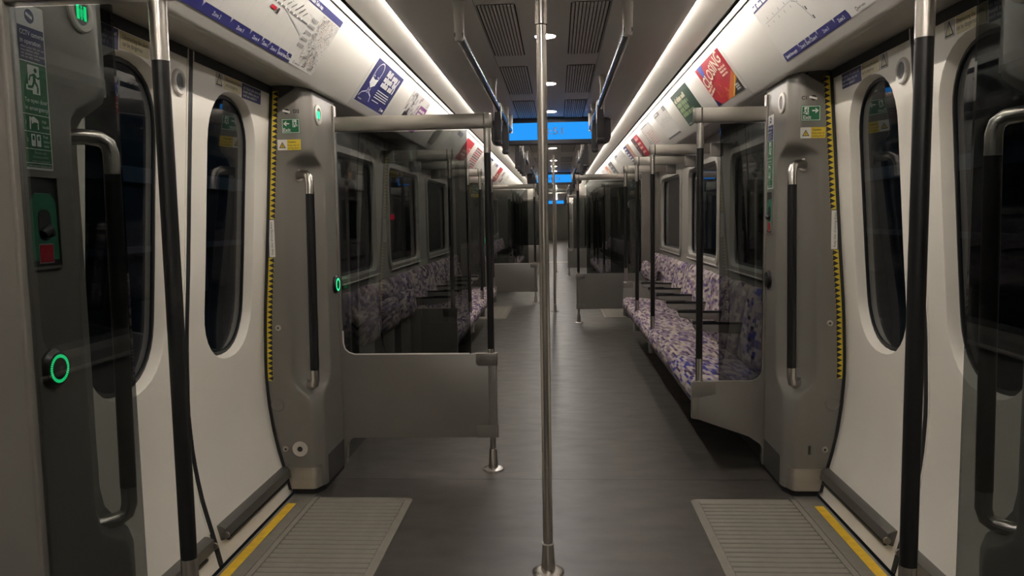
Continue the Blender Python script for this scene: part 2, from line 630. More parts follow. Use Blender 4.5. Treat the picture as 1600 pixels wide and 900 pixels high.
def build_walls():
    for s in (-1, 1):
        m = MB()
        for bi, (a, b) in enumerate(bay_spans()):
            prof = [(1.12, 0.0), (1.125, 0.30), (1.19, WZ0), (1.24, WZ0), (1.24, 0.0)]
            m.prism(prof, 'y', a, b)
            m.prism([(1.19, WZ1), (1.165, 1.775), (1.24, 1.775), (1.24, WZ1)], 'y', a, b)
            wins = windows_of(bi)
            ys = [a] + [v for w in wins for v in w] + [b]
            for y0, y1 in zip(ys[::2], ys[1::2]):
                m.prism([(1.19, WZ0), (1.19, WZ1), (1.24, WZ1), (1.24, WZ0)], 'y', y0, y1)
        link('wall_' + SIDE[s], m.mesh('wall', 'wall', s=s, smooth=0), kind='structure', label='taupe side wall with windows, %s side' % SIDE[s], cat='wall')
        m = MB()
        for a, b in bay_spans():
            m.prism([(1.03, 0.0), (1.03, 0.085), (1.06, 0.115), (1.118, 0.115), (1.118, 0.0)], 'y', a + 0.01, b - 0.01)
        link('baseboard_' + SIDE[s], m.mesh('baseboard', 'under', s=s, smooth=0), kind='structure', label='dark kick board under the %s seats' % SIDE[s], cat='baseboard')

def windows_of(bi):
    spans = bay_spans()
    if bi == 0:
        c = BAY0 - PER
        return [(c + a, c + b) for a, b in WIN_OFF if c + a > CAR0 + 0.1]
    if bi in (1, 2):
        c = BAY0 + (bi - 1) * PER
        return [(c + a, c + b) for a, b in WIN_OFF]
    c = BAY0 + 2 * PER
    return [(c + WIN_OFF[0][0], c + WIN_OFF[0][1])]

def rrect(y0, y1, z0, z1, r, n=6):
    out = []
    for cy, cz, t0 in ((y1 - r, z1 - r, 0), (y0 + r, z1 - r, 90), (y0 + r, z0 + r, 180), (y1 - r, z0 + r, 270)):
        for k in range(n + 1):
            t = math.radians(t0 + 90.0 * k / n)
            out.append((cy + r * math.cos(t), cz + r * math.sin(t)))
    return out

def ring_faces(m, rings):
    """rings of (y,z) outlines with x: quads between"""
    vr = [[m.bm.verts.new((x, y, z)) for y, z in pts] for x, pts in rings]
    n = len(vr[0])
    for ra, rb in zip(vr, vr[1:]):
        for k in range(n):
            m.bm.faces.new((ra[k], ra[(k + 1) % n], rb[(k + 1) % n], rb[k]))

def build_windows():
    n = 0
    for s in (-1, 1):
        for bi in range(len(bay_spans())):
            for wi, (y0, y1) in enumerate(windows_of(bi)):
                n += 1
                yc = (y0 + y1) / 2
                where = ['behind the camera', 'in the near seating bay', 'in the farther seating bay', 'in the end bay'][bi]
                root = link('window_%d' % n, None, loc=(s * 1.19, yc, WZ0), kind='structure',
                            label='%s dark window from the front on the %s side %s' % (ORD[wi], SIDE[s], where), cat='window')
                org = (1.19, yc, WZ0)
                m = MB()
                o = 0.035
                ring_faces(m, [(1.192, rrect(y0 - o, y1 + o, WZ0 - o, WZ1 + o, 0.11)), (1.172, rrect(y0 - o + 0.008, y1 + o - 0.008, WZ0 - o + 0.008, WZ1 + o - 0.008, 0.105)),
                               (1.172, rrect(y0 + 0.008, y1 - 0.008, WZ0 + 0.008, WZ1 - 0.008, 0.085)), (1.205, rrect(y0 + 0.025, y1 - 0.025, WZ0 + 0.025, WZ1 - 0.025, 0.07))])
                link('window_frame', m.mesh('window_frame', 'wall', org, s, 1, 30), root)
                m = MB()
                ring_faces(m, [(1.204, rrect(y0 + 0.010, y1 - 0.010, WZ0 + 0.010, WZ1 - 0.010, 0.08)), (1.200, rrect(y0 + 0.026, y1 - 0.026, WZ0 + 0.026, WZ1 - 0.026, 0.07)), (1.206, rrect(y0 + 0.04, y1 - 0.04, WZ0 + 0.04, WZ1 - 0.04, 0.06))])
                link('gasket', m.mesh('gasket', 'rubber', org, s, 1, 30), root)
                m = MB().box(1.212, 1.218, y0 + 0.004, y1 - 0.004, WZ0 + 0.004, WZ1 - 0.004)
                link('pane', m.mesh('pane', 'window_glass', org, s, 1, 0), root)
                m = MB().tube([(1.168, y0 - 0.02, WZ0 - 0.022), (1.168, y1 + 0.02, WZ0 - 0.022)], 0.006, 8)
                link('sill_bead', m.mesh('sill_bead', 'ring_white', org, s, 1), root)

def build_fascia():
    for i, s in enumerate((-1, 1)):
        root = link('trim_%d' % (i + 1), None, kind='structure', label='white sloping advert panel above the %s doors and windows' % SIDE[s], cat='panel')
        cuts = [CAR0, CAR0 + 1.9, 1.29] + [v for y in DOORS for v in (y - 1.21, y + 1.21, y + 1.21 + 2.425)]
        cuts = sorted({round(c, 3) for c in cuts if CAR0 <= c < CAR1 - 0.5}) + [CAR1]
        for a, b in zip(cuts, cuts[1:]):
            ux, uz = LIP[0] - SLOT[0], LIP[1] - SLOT[1]
            pr = [SLOT, (SLOT[0] + ux * 0.93, SLOT[1] + uz * 0.93), (LIP[0] - 0.002, LIP[1] + 0.010), (LIP[0] + 0.004, LIP[1] + 0.002), (LIP[0] + 0.014, LIP[1] - 0.001),
                  (LIP[0] + 0.024, LIP[1] + 0.002), (LIP[0] + 0.034, LIP[1] + 0.012), (0.98, 2.03), (0.80, 2.052), (SLOT[0], 2.048)]
            link('fascia_panel', MB().prism(pr, 'y', a + 0.001, b - 0.001).mesh('fascia_panel', 'advert_white', s=s, smooth=40), root)
        # underside in front of doors and windows
        m = MB().prism([(LIP[0] + 0.030, LIP[1] + 0.010), (1.02, 1.769), (1.10, 1.776), (1.26, 1.778), (1.26, 1.80), (LIP[0] + 0.030, 1.80)], 'y', CAR0, CAR1)
        link('soffit', m.mesh('soffit', 'header_grey', s=s, smooth=0), root)
        m = MB().box(1.00, 1.30, CAR0, CAR1, 1.805, 2.06)
        link('header_void', m.mesh('header_void', 'void', s=s, smooth=0), root)
        m = MB().box(SLOT[0] - 0.024, SLOT[0] + 0.007, CAR0, CAR1, 2.0545, 2.066)
        link('slot_recess', m.mesh('slot', 'void', s=s, smooth=0), root)
        # thin bright bead along the top of the panel
        m = MB().prism([(SLOT[0] + 0.001, SLOT[1] - 0.004), (SLOT[0] + 0.008, SLOT[1] - 0.018), (SLOT[0] + 0.004, SLOT[1] - 0.020), (SLOT[0] - 0.004, SLOT[1] - 0.006)], 'y', CAR0, CAR1)
        link('edge_bead', m.mesh('edge_bead', 'advert_white', s=s, smooth=0), root)

LIP_X = 0.575
def build_ceiling():
    root = link('ceiling', None, kind='structure', label='grey carriage ceiling with slotted vents down the middle', cat='ceiling')
    m = MB().box(-0.2555, 0.2555, CAR0, CAR1, 2.0, 2.03)
    link('centre_panel', m.mesh('centre_panel', 'ceiling_grey', smooth=0), root)
    link('roof_skin', MB().box(-1.32, 1.32, CAR0, CAR1, 2.075, 2.10).mesh('roof_skin', 'void', smooth=0), root)
    for s in (-1, 1):
        pr = [(0.2585, 2.0), (0.27, 1.997), (0.33, 1.990), (0.40, 1.986), (0.47, 1.986), (0.53, 1.990), (0.565, 1.996), (LIP_X, 2.003), (LIP_X, 2.024), (LIP_X - 0.012, 2.028), (0.2585, 2.03)]
        link('side_panel', MB().prism(pr, 'y', CAR0, CAR1).mesh('side_panel', 'ceiling_grey', s=s, smooth=40), root)
        cuts = [CAR0] + [4.47 + 2.08 * k for k in range(-4, 8)] + [CAR1]
        for a, b in zip(cuts, cuts[1:]):
            m = MB().box(0.50, SLOT[0] - 0.020, a + 0.001, b - 0.001, 2.044, 2.054)
            link('cove_panel', m.mesh('cove_panel', 'light_panel', s=s, smooth=0), root)
        # the light strip itself, standing on the outer edge of the side panel
        lab = 'warm white strip lamp hidden in the %s ceiling cove' % SIDE[s]
        lo = link('cove_lamp', None, loc=(s * LIP_X, CAR0, 2.0), label=lab, cat='lamp')
        m = MB().box(LIP_X - 0.03, LIP_X - 0.004, CAR0 + 0.02, CAR1 - 0.02, 2.0285, 2.030)
        link('base_channel', m.mesh('base_channel', 'steel', (LIP_X, CAR0, 2.0), s, 1, 0), lo)
        m = MB().tube([(LIP_X - 0.006, CAR0 + 0.02, 2.0355), (LIP_X - 0.006, CAR1 - 0.02, 2.0355)], 0.005, 8)
        link('light_strip', m.mesh('light_strip', 'led', (LIP_X, CAR0, 2.0), s, 1, 0), lo)

def build_ends():
    m = MB().box(-1.30, 1.30, CAR0 - 0.05, CAR0, 0.0, 2.07)
    link('wall_back', m.mesh('wall_back', 'wall', smooth=0), kind='structure', label='plain taupe end wall behind the viewer', cat='wall')

for fn in (build_floor, build_walls, build_windows, build_fascia, build_ceiling, build_ends):
    fn()

# ------------------------------------------------------------------ doors
DW = (0.135, 0.56)       # window opening of a leaf, distance from the doorway centre
WC = ((DW[0] + DW[1]) / 2, 1.19)

NF, NA = 14, 15

def stadium(o=0.0):
    """leaf window outline: tall slot with rounded ends, right flank upwards first"""
    hw, z0, z1 = (DW[1] - DW[0]) / 2 - o, 0.685 + o, 1.69 - o
    rz = hw * 0.95
    za, zb = z0 + rz, z1 - rz
    out = [(WC[0] + hw, za + (zb - za) * k / NF) for k in range(NF + 1)]
    for k in range(1, NA + 1):
        t = math.pi * k / (NA + 1)
        c, s_ = math.cos(t), math.sin(t)
        out.append((WC[0] + hw * math.copysign(abs(c) ** 0.9, c), zb + rz * s_ ** 0.9))
    out += [(WC[0] - hw, zb + (za - zb) * k / NF) for k in range(NF + 1)]
    for k in range(1, NA + 1):
        t = math.pi + math.pi * k / (NA + 1)
        c, s_ = math.cos(t), -math.sin(t)
        out.append((WC[0] + hw * math.copysign(abs(c) ** 0.9, c), za - rz * s_ ** 0.9))
    return out

def door_leaf(s, d, ring, near):
    """leaf from the centre line (y=0) to y=0.74 in car coordinates relative to doorway centre"""
    P = Proto()
    org = (1.16, 0.37, 0.0)
    y0, y1, z0, z1 = 0.012, 0.735, 0.008, 1.775
    inner = stadium()
    m = MB()
    n = len(inner)
    outer = [(y1, z0 + (z1 - z0) * k / NF) for k in range(NF + 1)]
    outer += [(y1 + (y0 - y1) * k / (NA + 1), z1) for k in range(1, NA + 1)]
    outer += [(y0, z1 + (z0 - z1) * k / NF) for k in range(NF + 1)]
    outer += [(y0 + (y1 - y0) * k / (NA + 1), z0) for k in range(1, NA + 1)]
    R = 14
    rings = []
    rings.append([(xd(z) + 0.040, y, z) for y, z in stadium(0.012)])
    rings.append([(xd(z) + 0.006, y, z) for y, z in stadium(0.004)])
    for k in range(R + 1):
        t = k / R
        row = []
        for (a, b), (c, e) in zip(inner, outer):
            y, z = a + (c - a) * t, b + (e - b) * t
            row.append((xd(z), y, z))
        rings.append(row)
    rings.append([(xd(z) + 0.04, y, z) for y, z in outer])
    m.loft(rings, caps=False)
    P.add('door_panel', m.mesh('door_panel', 'cream', org, s, d, 40))
    m = MB()
    a, b = stadium(0.010), stadium(0.024)
    m.loft([[(xd(z) + 0.034, y, z) for y, z in a], [(xd(z) + 0.030, y, z) for y, z in b], [(xd(z) + 0.038, y, z) for y, z in b]], caps=False)
    P.add('window_gasket', m.mesh('window_gasket', 'rubber', org, s, d, 40))
    m = MB()
    rows = []
    for k in range(17):
        z = 0.67 + (1.705 - 0.67) * k / 16
        rows.append([(xd(z) + 0.036, DW[0] - 0.01, z), (xd(z) + 0.036, DW[1] + 0.01, z), (xd(z) + 0.040, DW[1] + 0.01, z), (xd(z) + 0.040, DW[0] - 0.01, z)])
    m.loft(rows)
    P.add('window_pane', m.mesh('window_pane', 'window_glass', org, s, d, 60))
    # rubber edge where the leaves meet, following the body curve
    zs = [0.012 + (1.772 - 0.012) * k / 30 for k in range(31)]
    m = MB().loft([[(xd(z) - 0.004, 0.0005, z), (xd(z) - 0.004, 0.013, z), (xd(z) + 0.03, 0.013, z), (xd(z) + 0.03, 0.0005, z)] for z in zs])
    P.add('edge_seal', m.mesh('edge_seal', 'rubber', org, s, d, 40))
    m = MB().loft([[(xd(z) - 0.004, 0.015, z), (xd(z) - 0.004, 0.022, z), (xd(z) + 0.01, 0.022, z), (xd(z) + 0.01, 0.015, z)] for z in zs[2:]])
    P.add('edge_trim', m.mesh('edge_trim', 'cream', org, s, d, 40))
    # guard rail along the foot of the leaf
    gx = 1.168
    m = MB().prism([(gx - 0.030, 0.088), (gx - 0.026, 0.124), (gx - 0.006, 0.134), (gx + 0.02, 0.134), (gx + 0.02, 0.080), (gx - 0.01, 0.080)], 'y', 0.045, 0.735, 0.003)
    m2 = MB().prism([(gx - 0.022, 0.066), (gx - 0.022, 0.074), (gx + 0.02, 0.074), (gx + 0.02, 0.066)], 'y', 0.085, 0.735)
    m3 = MB().tube([(gx - 0.028, 0.042, 0.100), (gx - 0.028, 0.050, 0.100)], 0.012, 12)
    P.add('foot_guard', m.mesh('foot_guard', 'guard', org, s, d, 30), 'dark grey guard rail along the door foot',
          [('drip_strip', m2.mesh('drip_strip', 'under', org, s, d, 0), None), ('end_bolt', m3.mesh('end_bolt', 'bolt', org, s, d), None)])
    m = MB().loft([[(xd(z) - 0.003, 0.02, z), (xd(z) - 0.003, 0.735, z), (xd(z) + 0.03, 0.735, z), (xd(z) + 0.03, 0.02, z)] for z in (1.741, 1.774)])
    P.add('head_seal', m.mesh('head_seal', 'rubber', org, s, d, 0))
    if ring:
        z = 1.655
        x = xd(z)
        m = MB().lathe([(0.042, 0.0), (0.042, -0.006), (0.038, -0.010), (0.028, -0.010), (0.026, -0.004)], (x, 0.078, z), 'x', 28)
        md = MB().lathe([(0.026, -0.003), (0.025, -0.006)], (x, 0.078, z), 'x', 28)
        P.add('indicator_ring', m.mesh('indicator_ring', 'ring_white', org, s, d), 'round pale bezel with dark lens',
              [('lens', md.mesh('lens', 'dark_plastic', org, s, d), None)])
    # stickers over the window
    sg = s * d                       # reading direction: left wall reads towards +Y
    rdir = (0, 1, 0) if s < 0 else (0, -1, 0)
    z = 1.705
    sl = (xd(1.74) - xd(1.69)) / 0.05
    up = Vector((s * sl, 0, 1)).normalized()
    def sticker(ya, yb, za, zb, name, ink, draw, label):
        # ya<yb in car coords along +d
        yl = min(d * ya, d * yb) if rdir[1] > 0 else max(d * ya, d * yb)
        o = Vector((s * (xd(za) - 0.0006), yl, za))
        p = Print(o, rdir, up, abs(yb - ya), zb - za, origin=(s * org[0], d * org[1], org[2]))
        draw(p)
        P.add(name, p.sheet_mesh(ink, r=0.003), label, p.ink_meshes())
    def d_yellow(p):
        p.text('Obstructing the doors', 0.006, p.h * 0.58, 0.019, 'ink_black', width=p.w - 0.012)
        p.text('can be dangerous', 0.006, p.h * 0.20, 0.019, 'ink_black', width=(p.w - 0.012) * 0.75)
    def d_blue(p):
        for i in range(3):
            p.greek(0.006, p.h * (0.64 - 0.26 * i), 0.014, 'ink_pale', (p.w - 0.014) * (1, 0.9, 0.75)[i], seed=i)
    def d_tri(p):
        warn_triangle(p, p.w / 2, 0.004, p.w * 0.92, 'ink_paleyellow')
    sticker(0.255, 0.405, 1.690, 1.738, 'warning_sticker', 'ink_paleyellow', d_yellow, 'pale yellow warning sticker')
    sticker(0.190, 0.245, 1.690, 1.738, 'triangle_sticker', 'paper', d_tri, 'small warning triangle sticker')
    sticker(0.415, 0.600, 1.682, 1.738, 'notice_sticker', 'ink_blue', d_blue, 'dark blue notice sticker')
    return P, org

DN = 0
def build_doors():
    global DN
    for yc in DOORS:
        k = DOORS.index(yc)
        where = ['at the doorway nearest the viewer', 'at the second doorway down the carriage', 'at the farthest doorway'][k]
        for s in (-1, 1):
            for d in (1, -1):
                key = (s, d)
                if key not in LEAF:
                    LEAF[key] = door_leaf(s, d, ring=(s * d > 0), near=False)
                P, org = LEAF[key]
                DN += 1
                P.place('door_%d' % DN, 'cream sliding door leaf with tall rounded window, %s side, %s leaf %s' % (SIDE[s], 'far' if d > 0 else 'near', where),
                        'door', (s * org[0], yc + d * org[1], 0.0), kind='structure')
LEAF = {}
build_doors()

# ------------------------------------------------------------------ door pillars
PZ = [(0.030, 0), (0.13, 0), (0.30, 0), (0.41, 0), (0.445, 0.15), (0.47, 0.55), (0.50, 0.88), (0.55, 1), (0.9, 1), (1.37, 1), (1.432, 0.97), (1.456, 0.78), (1.474, 0.40), (1.491, 0.10), (1.52, 0), (1.62, 0), (1.768, 0)]

def pillar_ring(z, t, off=0.0, y_front=0.70, closed=True):
    xo = xd(z) - 0.003
    a = 1.035 + 0.080 * t
    b = 0.775 + 0.125 * t
    mx, my = (a + 1.0) / 2, (0.70 + b) / 2
    mx += 0.016 * t
    my += 0.012 * t
    f = y_front
    pts = [(xo, f), (a + 0.020, f), (a + 0.005, f + 0.002), (a - 0.006, f + 0.008), (mx, my), (1.006, b - 0.014), (1.0015, b - 0.004), (1.0, b + 0.012), (1.0, 1.088), (1.20, 1.088)]
    if z > 1.75:                                   # the top slopes down towards the door
        return [(x, y, z - max(0.0, x - 1.040) * 0.60) for x, y in pts]
    return [(x, y, z) for x, y in pts]

def build_pillar_proto(s, d, emergency, lit):
    P = Proto()
    org = (1.08, 0.88, 0.0)
    M = lambda m, n, mt, sm=35: m.mesh(n, mt, org, s, d, sm)
    P.add('pillar_body', M(MB().loft([pillar_ring(z, t) for z, t in PZ]), 'pillar_body', 'taupe', 50))
    P.add('plinth', M(MB().prism([(1.13, 0.715), (1.04, 0.715), (1.01, 0.79), (1.01, 1.08), (1.13, 1.08)], 'z', 0.0, 0.032), 'plinth', 'void', 0))
    P.add('head_filler', M(MB().box(1.062, 1.150, 0.709, 1.08, 1.64, 1.776), 'head_filler', 'under', 0))
    zs = [0.03 + (1.77 - 0.03) * k / 30 for k in range(31)]
    P.add('door_seal', M(MB().loft([[(xd(z) - 0.012, 0.694, z), (xd(z) + 0.006, 0.694, z), (xd(z) + 0.006, 0.704, z), (xd(z) - 0.012, 0.704, z)] for z in zs]), 'door_seal', 'rubber', 40))
    # steel kick plate wrapped round the foot
    k0, k1 = [], []
    for z in (0.033, 0.128):
        xo = xd(z) - 0.008
        pts = [(xo, 0.6975), (1.05, 0.6975), (1.036, 0.699), (1.026, 0.706), (1.0145, 0.735), (1.0145, 0.76), (1.03, 0.76), (xo, 0.76)]
        k0.append([(x, y, z) for x, y in pts])
    P.add('kick_plate', M(MB().loft(k0), 'kick_plate', 'kick_steel', 40), 'brushed steel kick plate')
    P.add('skirting', M(MB().prism([(0.9985, 0.80), (0.9985, 1.086), (1.01, 1.086), (1.01, 0.80)], 'z', 0.03, 0.155), 'skirting', 'under', 0))
    # grab handle in the scooped corner
    hx, hy = 1.012, 0.728
    top = [(1.092, 0.800, 1.405), (1.055, 0.764, 1.408), (1.030, 0.742, 1.405), (1.017, 0.731, 1.393), (hx, hy, 1.37), (hx, hy, 1.32)]
    bot = [(hx + 0.010, hy, 0.560), (hx + 0.010, hy, 0.515), (hx + 0.016, hy + 0.004, 0.492), (hx + 0.030, hy + 0.016, 0.482), (1.062, 0.768, 0.480), (1.10, 0.806, 0.480)]
    sub = [('upper_bracket', M(MB().tube(top, 0.0185, 16), 'upper_bracket', 'steel'), 'brushed steel bracket'),
           ('lower_bracket', M(MB().tube(bot, 0.0185, 16), 'lower_bracket', 'steel'), 'brushed steel bracket'),
           ('upper_rose', M(MB().tube([(1.078, 0.786, 1.406), (1.100, 0.808, 1.404)], 0.027, 18), 'upper_rose', 'steel'), None),
           ('lower_rose', M(MB().tube([(1.072, 0.780, 0.480), (1.105, 0.812, 0.480)], 0.027, 18), 'lower_rose', 'taupe'), None)]
    P.add('grab_handle', M(MB().tube([(hx, hy, 1.322), (hx + 0.005, hy, 0.94), (hx + 0.010, hy, 0.557)], 0.0190, 18), 'grip', 'black'), 'black vertical grab handle', sub)
    # yellow and black edge tape
    m, mt = MB(), MB()
    def strip(za, zb):
        n = max(2, int((zb - za) / 0.05))
        zs = [za + (zb - za) * i / n for i in range(n + 1)]
        m.loft([[(xd(z) - 0.012, 0.6992, z), (xd(z) - 0.036, 0.6992, z), (xd(z) - 0.036, 0.7004, z), (xd(z) - 0.012, 0.7004, z)] for z in zs])
        k = int((zb - za) / 0.0215)
        for i in range(k):
            z = za + (i + 0.5) * (zb - za) / k
            h = (zb - za) / k * 0.5
            mt.flat([(xd(z) - 0.036, 0.6986, z - h), (xd(z) - 0.036, 0.6986, z + h), (xd(z) - 0.014, 0.6986, z)])
    strip(0.515, 1.052)
    strip(1.218, 1.752)
    P.add('hazard_tape', M(m, 'hazard_tape', 'ink_yellow', 0), 'yellow and black hazard tape', [('black_triangles', M(mt, 'black_triangles', 'ink_black', 0), None)])
    # fixings on the front face
    fx = [(1.167, 0.748, 'bolt')]
    def disc(x, z, r, mt_, nm, lab=None, y=0.70):
        P.add(nm, M(MB().lathe([(r, 0.0), (r, -0.0025), (r * 0.8, -0.004)], (x, y, z), 'y', 20), nm, mt_), lab,
              [('socket', M(MB().lathe([(r * 0.36, -0.0035), (r * 0.34, -0.0046)], (x, y, z), 'y', 12), 'socket', 'ink_black'), None)])
    disc(1.166, 0.748, 0.013, 'bolt', 'bolt')
    disc(1.156, 0.212, 0.014, 'bolt', 'bolt')
    if not emergency:
        disc(1.092, 0.212, 0.034, 'ring_white', 'cover_disc', 'pale round cover disc')
    else:
        P.add('key_slot', M(MB().prism([(1.088, 0.190), (1.098, 0.190), (1.098, 0.228), (1.088, 0.228)], 'y', 0.698, 0.702, 0.001), 'key_slot', 'ink_black', 0), 'small black slot')
    # thumb recess: raised rim round a shallow oval
    P.add('recess_cup', M(MB().lathe([(0.030, -0.0006), (0.030, -0.003), (0.026, -0.0045), (0.022, -0.002), (0.010, -0.0008)], (1.184, 0.70, 0.408), 'y', 24), 'recess_cup', 'taupe'), 'shallow round finger recess')
    # signs on the front face: local drawing, right vector as seen from the doorway
    r = (d, 0, 0)
    def psign(xc, zc, wd, ht, name, ink, draw, lab, rad=0.003):
        o = Vector((s * xc, d * 0.6996, zc)) - Vector(r) * wd / 2 - Vector((0, 0, ht / 2))
        p = Print(o, r, (0, 0, 1), wd, ht, origin=(s * org[0], d * org[1], 0))
        draw(p)
        P.add(name, p.sheet_mesh(ink, r=rad), lab, p.ink_meshes())
    fl = -1 if s * d < 0 else 1                    # arrow towards the door
    def d_exit(p):
        e = 0.0022
        for a in ((e, e, p.w - e, e * 2), (e, p.h - e * 2, p.w - e, p.h - e), (e, e, e * 2, p.h - e), (p.w - e * 2, e, p.w - e, p.h - e)):
            p.rect(*a, 'ink_white', 'border')
        ca = p.w * (0.5 + 0.22 * -fl)
        running_man(p, ca, p.h * 0.42, p.h * 0.48, 'ink_green', fl)
        arrow(p, p.w * (0.5 + fl * 0.06), p.h * 0.66, p.w * 0.34, 'ink_white', fl)
        p.text('Exit', p.w * 0.10, p.h * 0.12, 0.021, 'ink_white', bold=True)
    psign(1.073, 1.606, 0.078, 0.062, 'exit_sign', 'ink_green', d_exit, 'green exit sign with running figure and arrow')
    def d_caut(p):
        p.rect(p.w * 0.42, 0.0, p.w, p.h, 'ink_yellow', 'yellow_field')
        warn_triangle(p, p.w * 0.21, p.h * 0.2, p.h * 0.66)
        p.text('Caution', p.w * 0.46, p.h * 0.68, 0.011, 'ink_black', bold=True)
        p.text('Keep clear of', p.w * 0.46, p.h * 0.38, 0.010, 'ink_black', width=p.w * 0.48)
        p.text('moving doors', p.w * 0.46, p.h * 0.12, 0.010, 'ink_black', width=p.w * 0.48)
    psign(1.083, 1.528, 0.100, 0.044, 'caution_sticker', 'ink_white', d_caut, 'white and yellow caution sticker')
    def d_keep(p):
        p.text('Keep clear of moving doors', p.w * 0.70, p.h * 0.06, 0.013, 'ink_black', width=p.h * 0.88, rot=math.pi / 2)
    zc = 1.134
    psign(xd(zc) - 0.024, zc, 0.025, 0.158, 'tape_label', 'ink_white', d_keep, 'white strip lettered keep clear of moving doors', 0.001)
    # code plate: lettering and camera symbol straight on the pillar
    code = 'D2' if s < 0 else 'C1'
    o = Vector((s * 1.068, d * 0.6996, 1.655)) - Vector(r) * 0.04
    p = Print(o, r, (0, 0, 1), 0.08, 0.03, origin=(s * org[0], d * org[1], 0))
    ta, cb = (0.050, 0.020) if fl < 0 else (0.006, 0.055)
    p.text(code, ta, 0.005, 0.021, 'ink_black', bold=True)
    p.disc(cb, 0.012, 0.011, 'ink_black', 'camera_symbol')
    p.line(cb - 0.017, 0.016, cb + 0.014, 0.008, 0.008, 'ink_white', 'camera_body')
    ims = p.ink_meshes()
    P.add('code_lettering', ims[0][1], None, ims[1:])
    # ---------------- aisle face (x = 1.0)
    ar = (0, 1, 0) if s < 0 else (0, -1, 0)
    y = 0.835
    z = 1.668
    P.add('indicator_ring', M(MB().lathe([(0.044, 0.001), (0.044, -0.005), (0.040, -0.008), (0.030, -0.008), (0.027, -0.003)], (1.0, y, z), 'x', 32), 'indicator_ring', 'ring_white'), 'pale round bezel',
          [('lens', M(MB().lathe([(0.0275, 0.0), (0.0265, -0.004)], (1.0, y, z), 'x', 28), 'lens', 'dark_plastic'), None)])
    if lit:
        p = Print(Vector((s * 0.9965, d * y, z)) - Vector(ar) * 0.022 - Vector((0, 0, 0.022)), ar, (0, 0, 1), 0.044, 0.044, origin=(s * org[0], d * org[1], 0))
        for a in (0.004, 0.030):
            p.rect(a, 0.006, a + 0.010, 0.038, 'green_glow')
        p.rect(0.020, 0.006, 0.024, 0.030, 'green_glow')
        p.disc(0.022, 0.034, 0.003, 'green_glow')
        for a in (0.015, 0.025):
            p.line(a + 0.002, 0.030, a + 0.0025, 0.012, 0.0025, 'green_glow')
        P.add('glowing_symbol', p.ink_meshes()[0][1], 'lit green door symbol')
    # door button
    y, z = 1.005, 0.908
    sub = [('button_cap', M(MB().lathe([(0.020, -0.010), (0.019, -0.0165), (0.012, -0.0175)], (1.0, y, z), 'x', 24), 'button_cap', 'dark_plastic'), None)]
    if lit:
        ml = MB()
        for k in range(36):
            t = 2 * math.pi * k / 36
            q = 0.006 / 2
            c, sn = math.cos(t), math.sin(t)
            pts = []
            for rr, tt in ((0.0225, t - 0.055), (0.0295, t - 0.055), (0.0295, t + 0.055), (0.0225, t + 0.055)):
                pts.append((1.0 - 0.0152, y + rr * math.cos(tt), z + rr * math.sin(tt)))
            ml.flat(pts)
        sub.append(('glowing_ring', M(ml, 'glowing_ring', 'green_glow', 0), 'ring of green lights'))
    P.add('door_button', M(MB().lathe([(0.042, 0.002), (0.042, -0.006), (0.034, -0.014), (0.021, -0.015)], (1.0, y, z), 'x', 32), 'door_button', 'black'), 'black round door button', sub)
    md = MB()
    md.flat([(1.0 - 0.0182, y, z - 0.008), (1.0 - 0.0182, y + 0.008, z), (1.0 - 0.0182, y, z + 0.008), (1.0 - 0.0182, y - 0.008, z)])
    sub.append(('diamond_mark', M(md, 'diamond_mark', 'ink_grey', 0), None))
    if emergency:
        # notice strip
        yn = 1.005
        p = Print(Vector((s * 0.9994, d * yn, 1.315)) - Vector(ar) * 0.0425, ar, (0, 0, 1), 0.085, 0.325, origin=(s * org[0], d * org[1], 0))
        w_, h_ = p.w, p.h
        p.rect(0.003, 0.213, w_ - 0.003, 0.280, 'ink_blue', 'blue_field')
        p.rect(0.003, 0.004, w_ - 0.003, 0.211, 'ink_green', 'green_field')
        p.disc(w_ / 2, 0.302, 0.014, 'ink_blue', 'camera_roundel')
        p.line(w_ / 2 - 0.010, 0.306, w_ / 2 + 0.008, 0.299, 0.006, 'ink_white', 'camera_body')
        p.text('CCTV cameras', 0.007, 0.262, 0.0135, 'ink_white', width=w_ - 0.014, bold=True)
        p.text('in operation', 0.007, 0.246, 0.0135, 'ink_white', width=w_ - 0.026, bold=True)
        for i in range(4):
            p.greek(0.007, 0.237 - 0.0065 * i, 0.0055, 'ink_pale', w_ - (0.014 if i % 2 == 0 else 0.03), seed=i)
        running_man(p, w_ / 2, 0.150, 0.056, 'ink_green', 1)
        p.text('To open door', w_ / 2, 0.132, 0.0125, 'ink_white', align='c', width=w_ - 0.018)
        p.text('in emergency', w_ / 2, 0.117, 0.0125, 'ink_white', align='c', width=w_ - 0.018)
        for zz in (0.108, 0.074, 0.040, 0.012):
            p.rect(0.003, zz, w_ - 0.003, zz + 0.0012, 'ink_white', 'rule')
        p.text('1', 0.007, 0.088, 0.010, 'ink_white')
        p.poly([(0.020, 0.079), (0.023, 0.079), (0.025, 0.104), (0.021, 0.104)], 'ink_white', 'hand_symbol')
        p.poly([(0.025, 0.102), (0.034, 0.105), (0.046, 0.098), (0.048, 0.092), (0.036, 0.094), (0.027, 0.090)], 'ink_white', 'hand_symbol')
        p.line(0.045, 0.091, 0.045, 0.080, 0.003, 'ink_white', 'hand_symbol')
        p.text('Pull', 0.056, 0.094, 0.008, 'ink_white')
        p.text('handle', 0.056, 0.084, 0.008, 'ink_white')
        p.text('2', 0.007, 0.054, 0.010, 'ink_white')
        for a in (0.022, 0.038):
            p.rect(a, 0.046, a + 0.012, 0.070, 'ink_white', 'door_symbol')
            p.rect(a + 0.003, 0.058, a + 0.009, 0.067, 'ink_green', 'door_window')
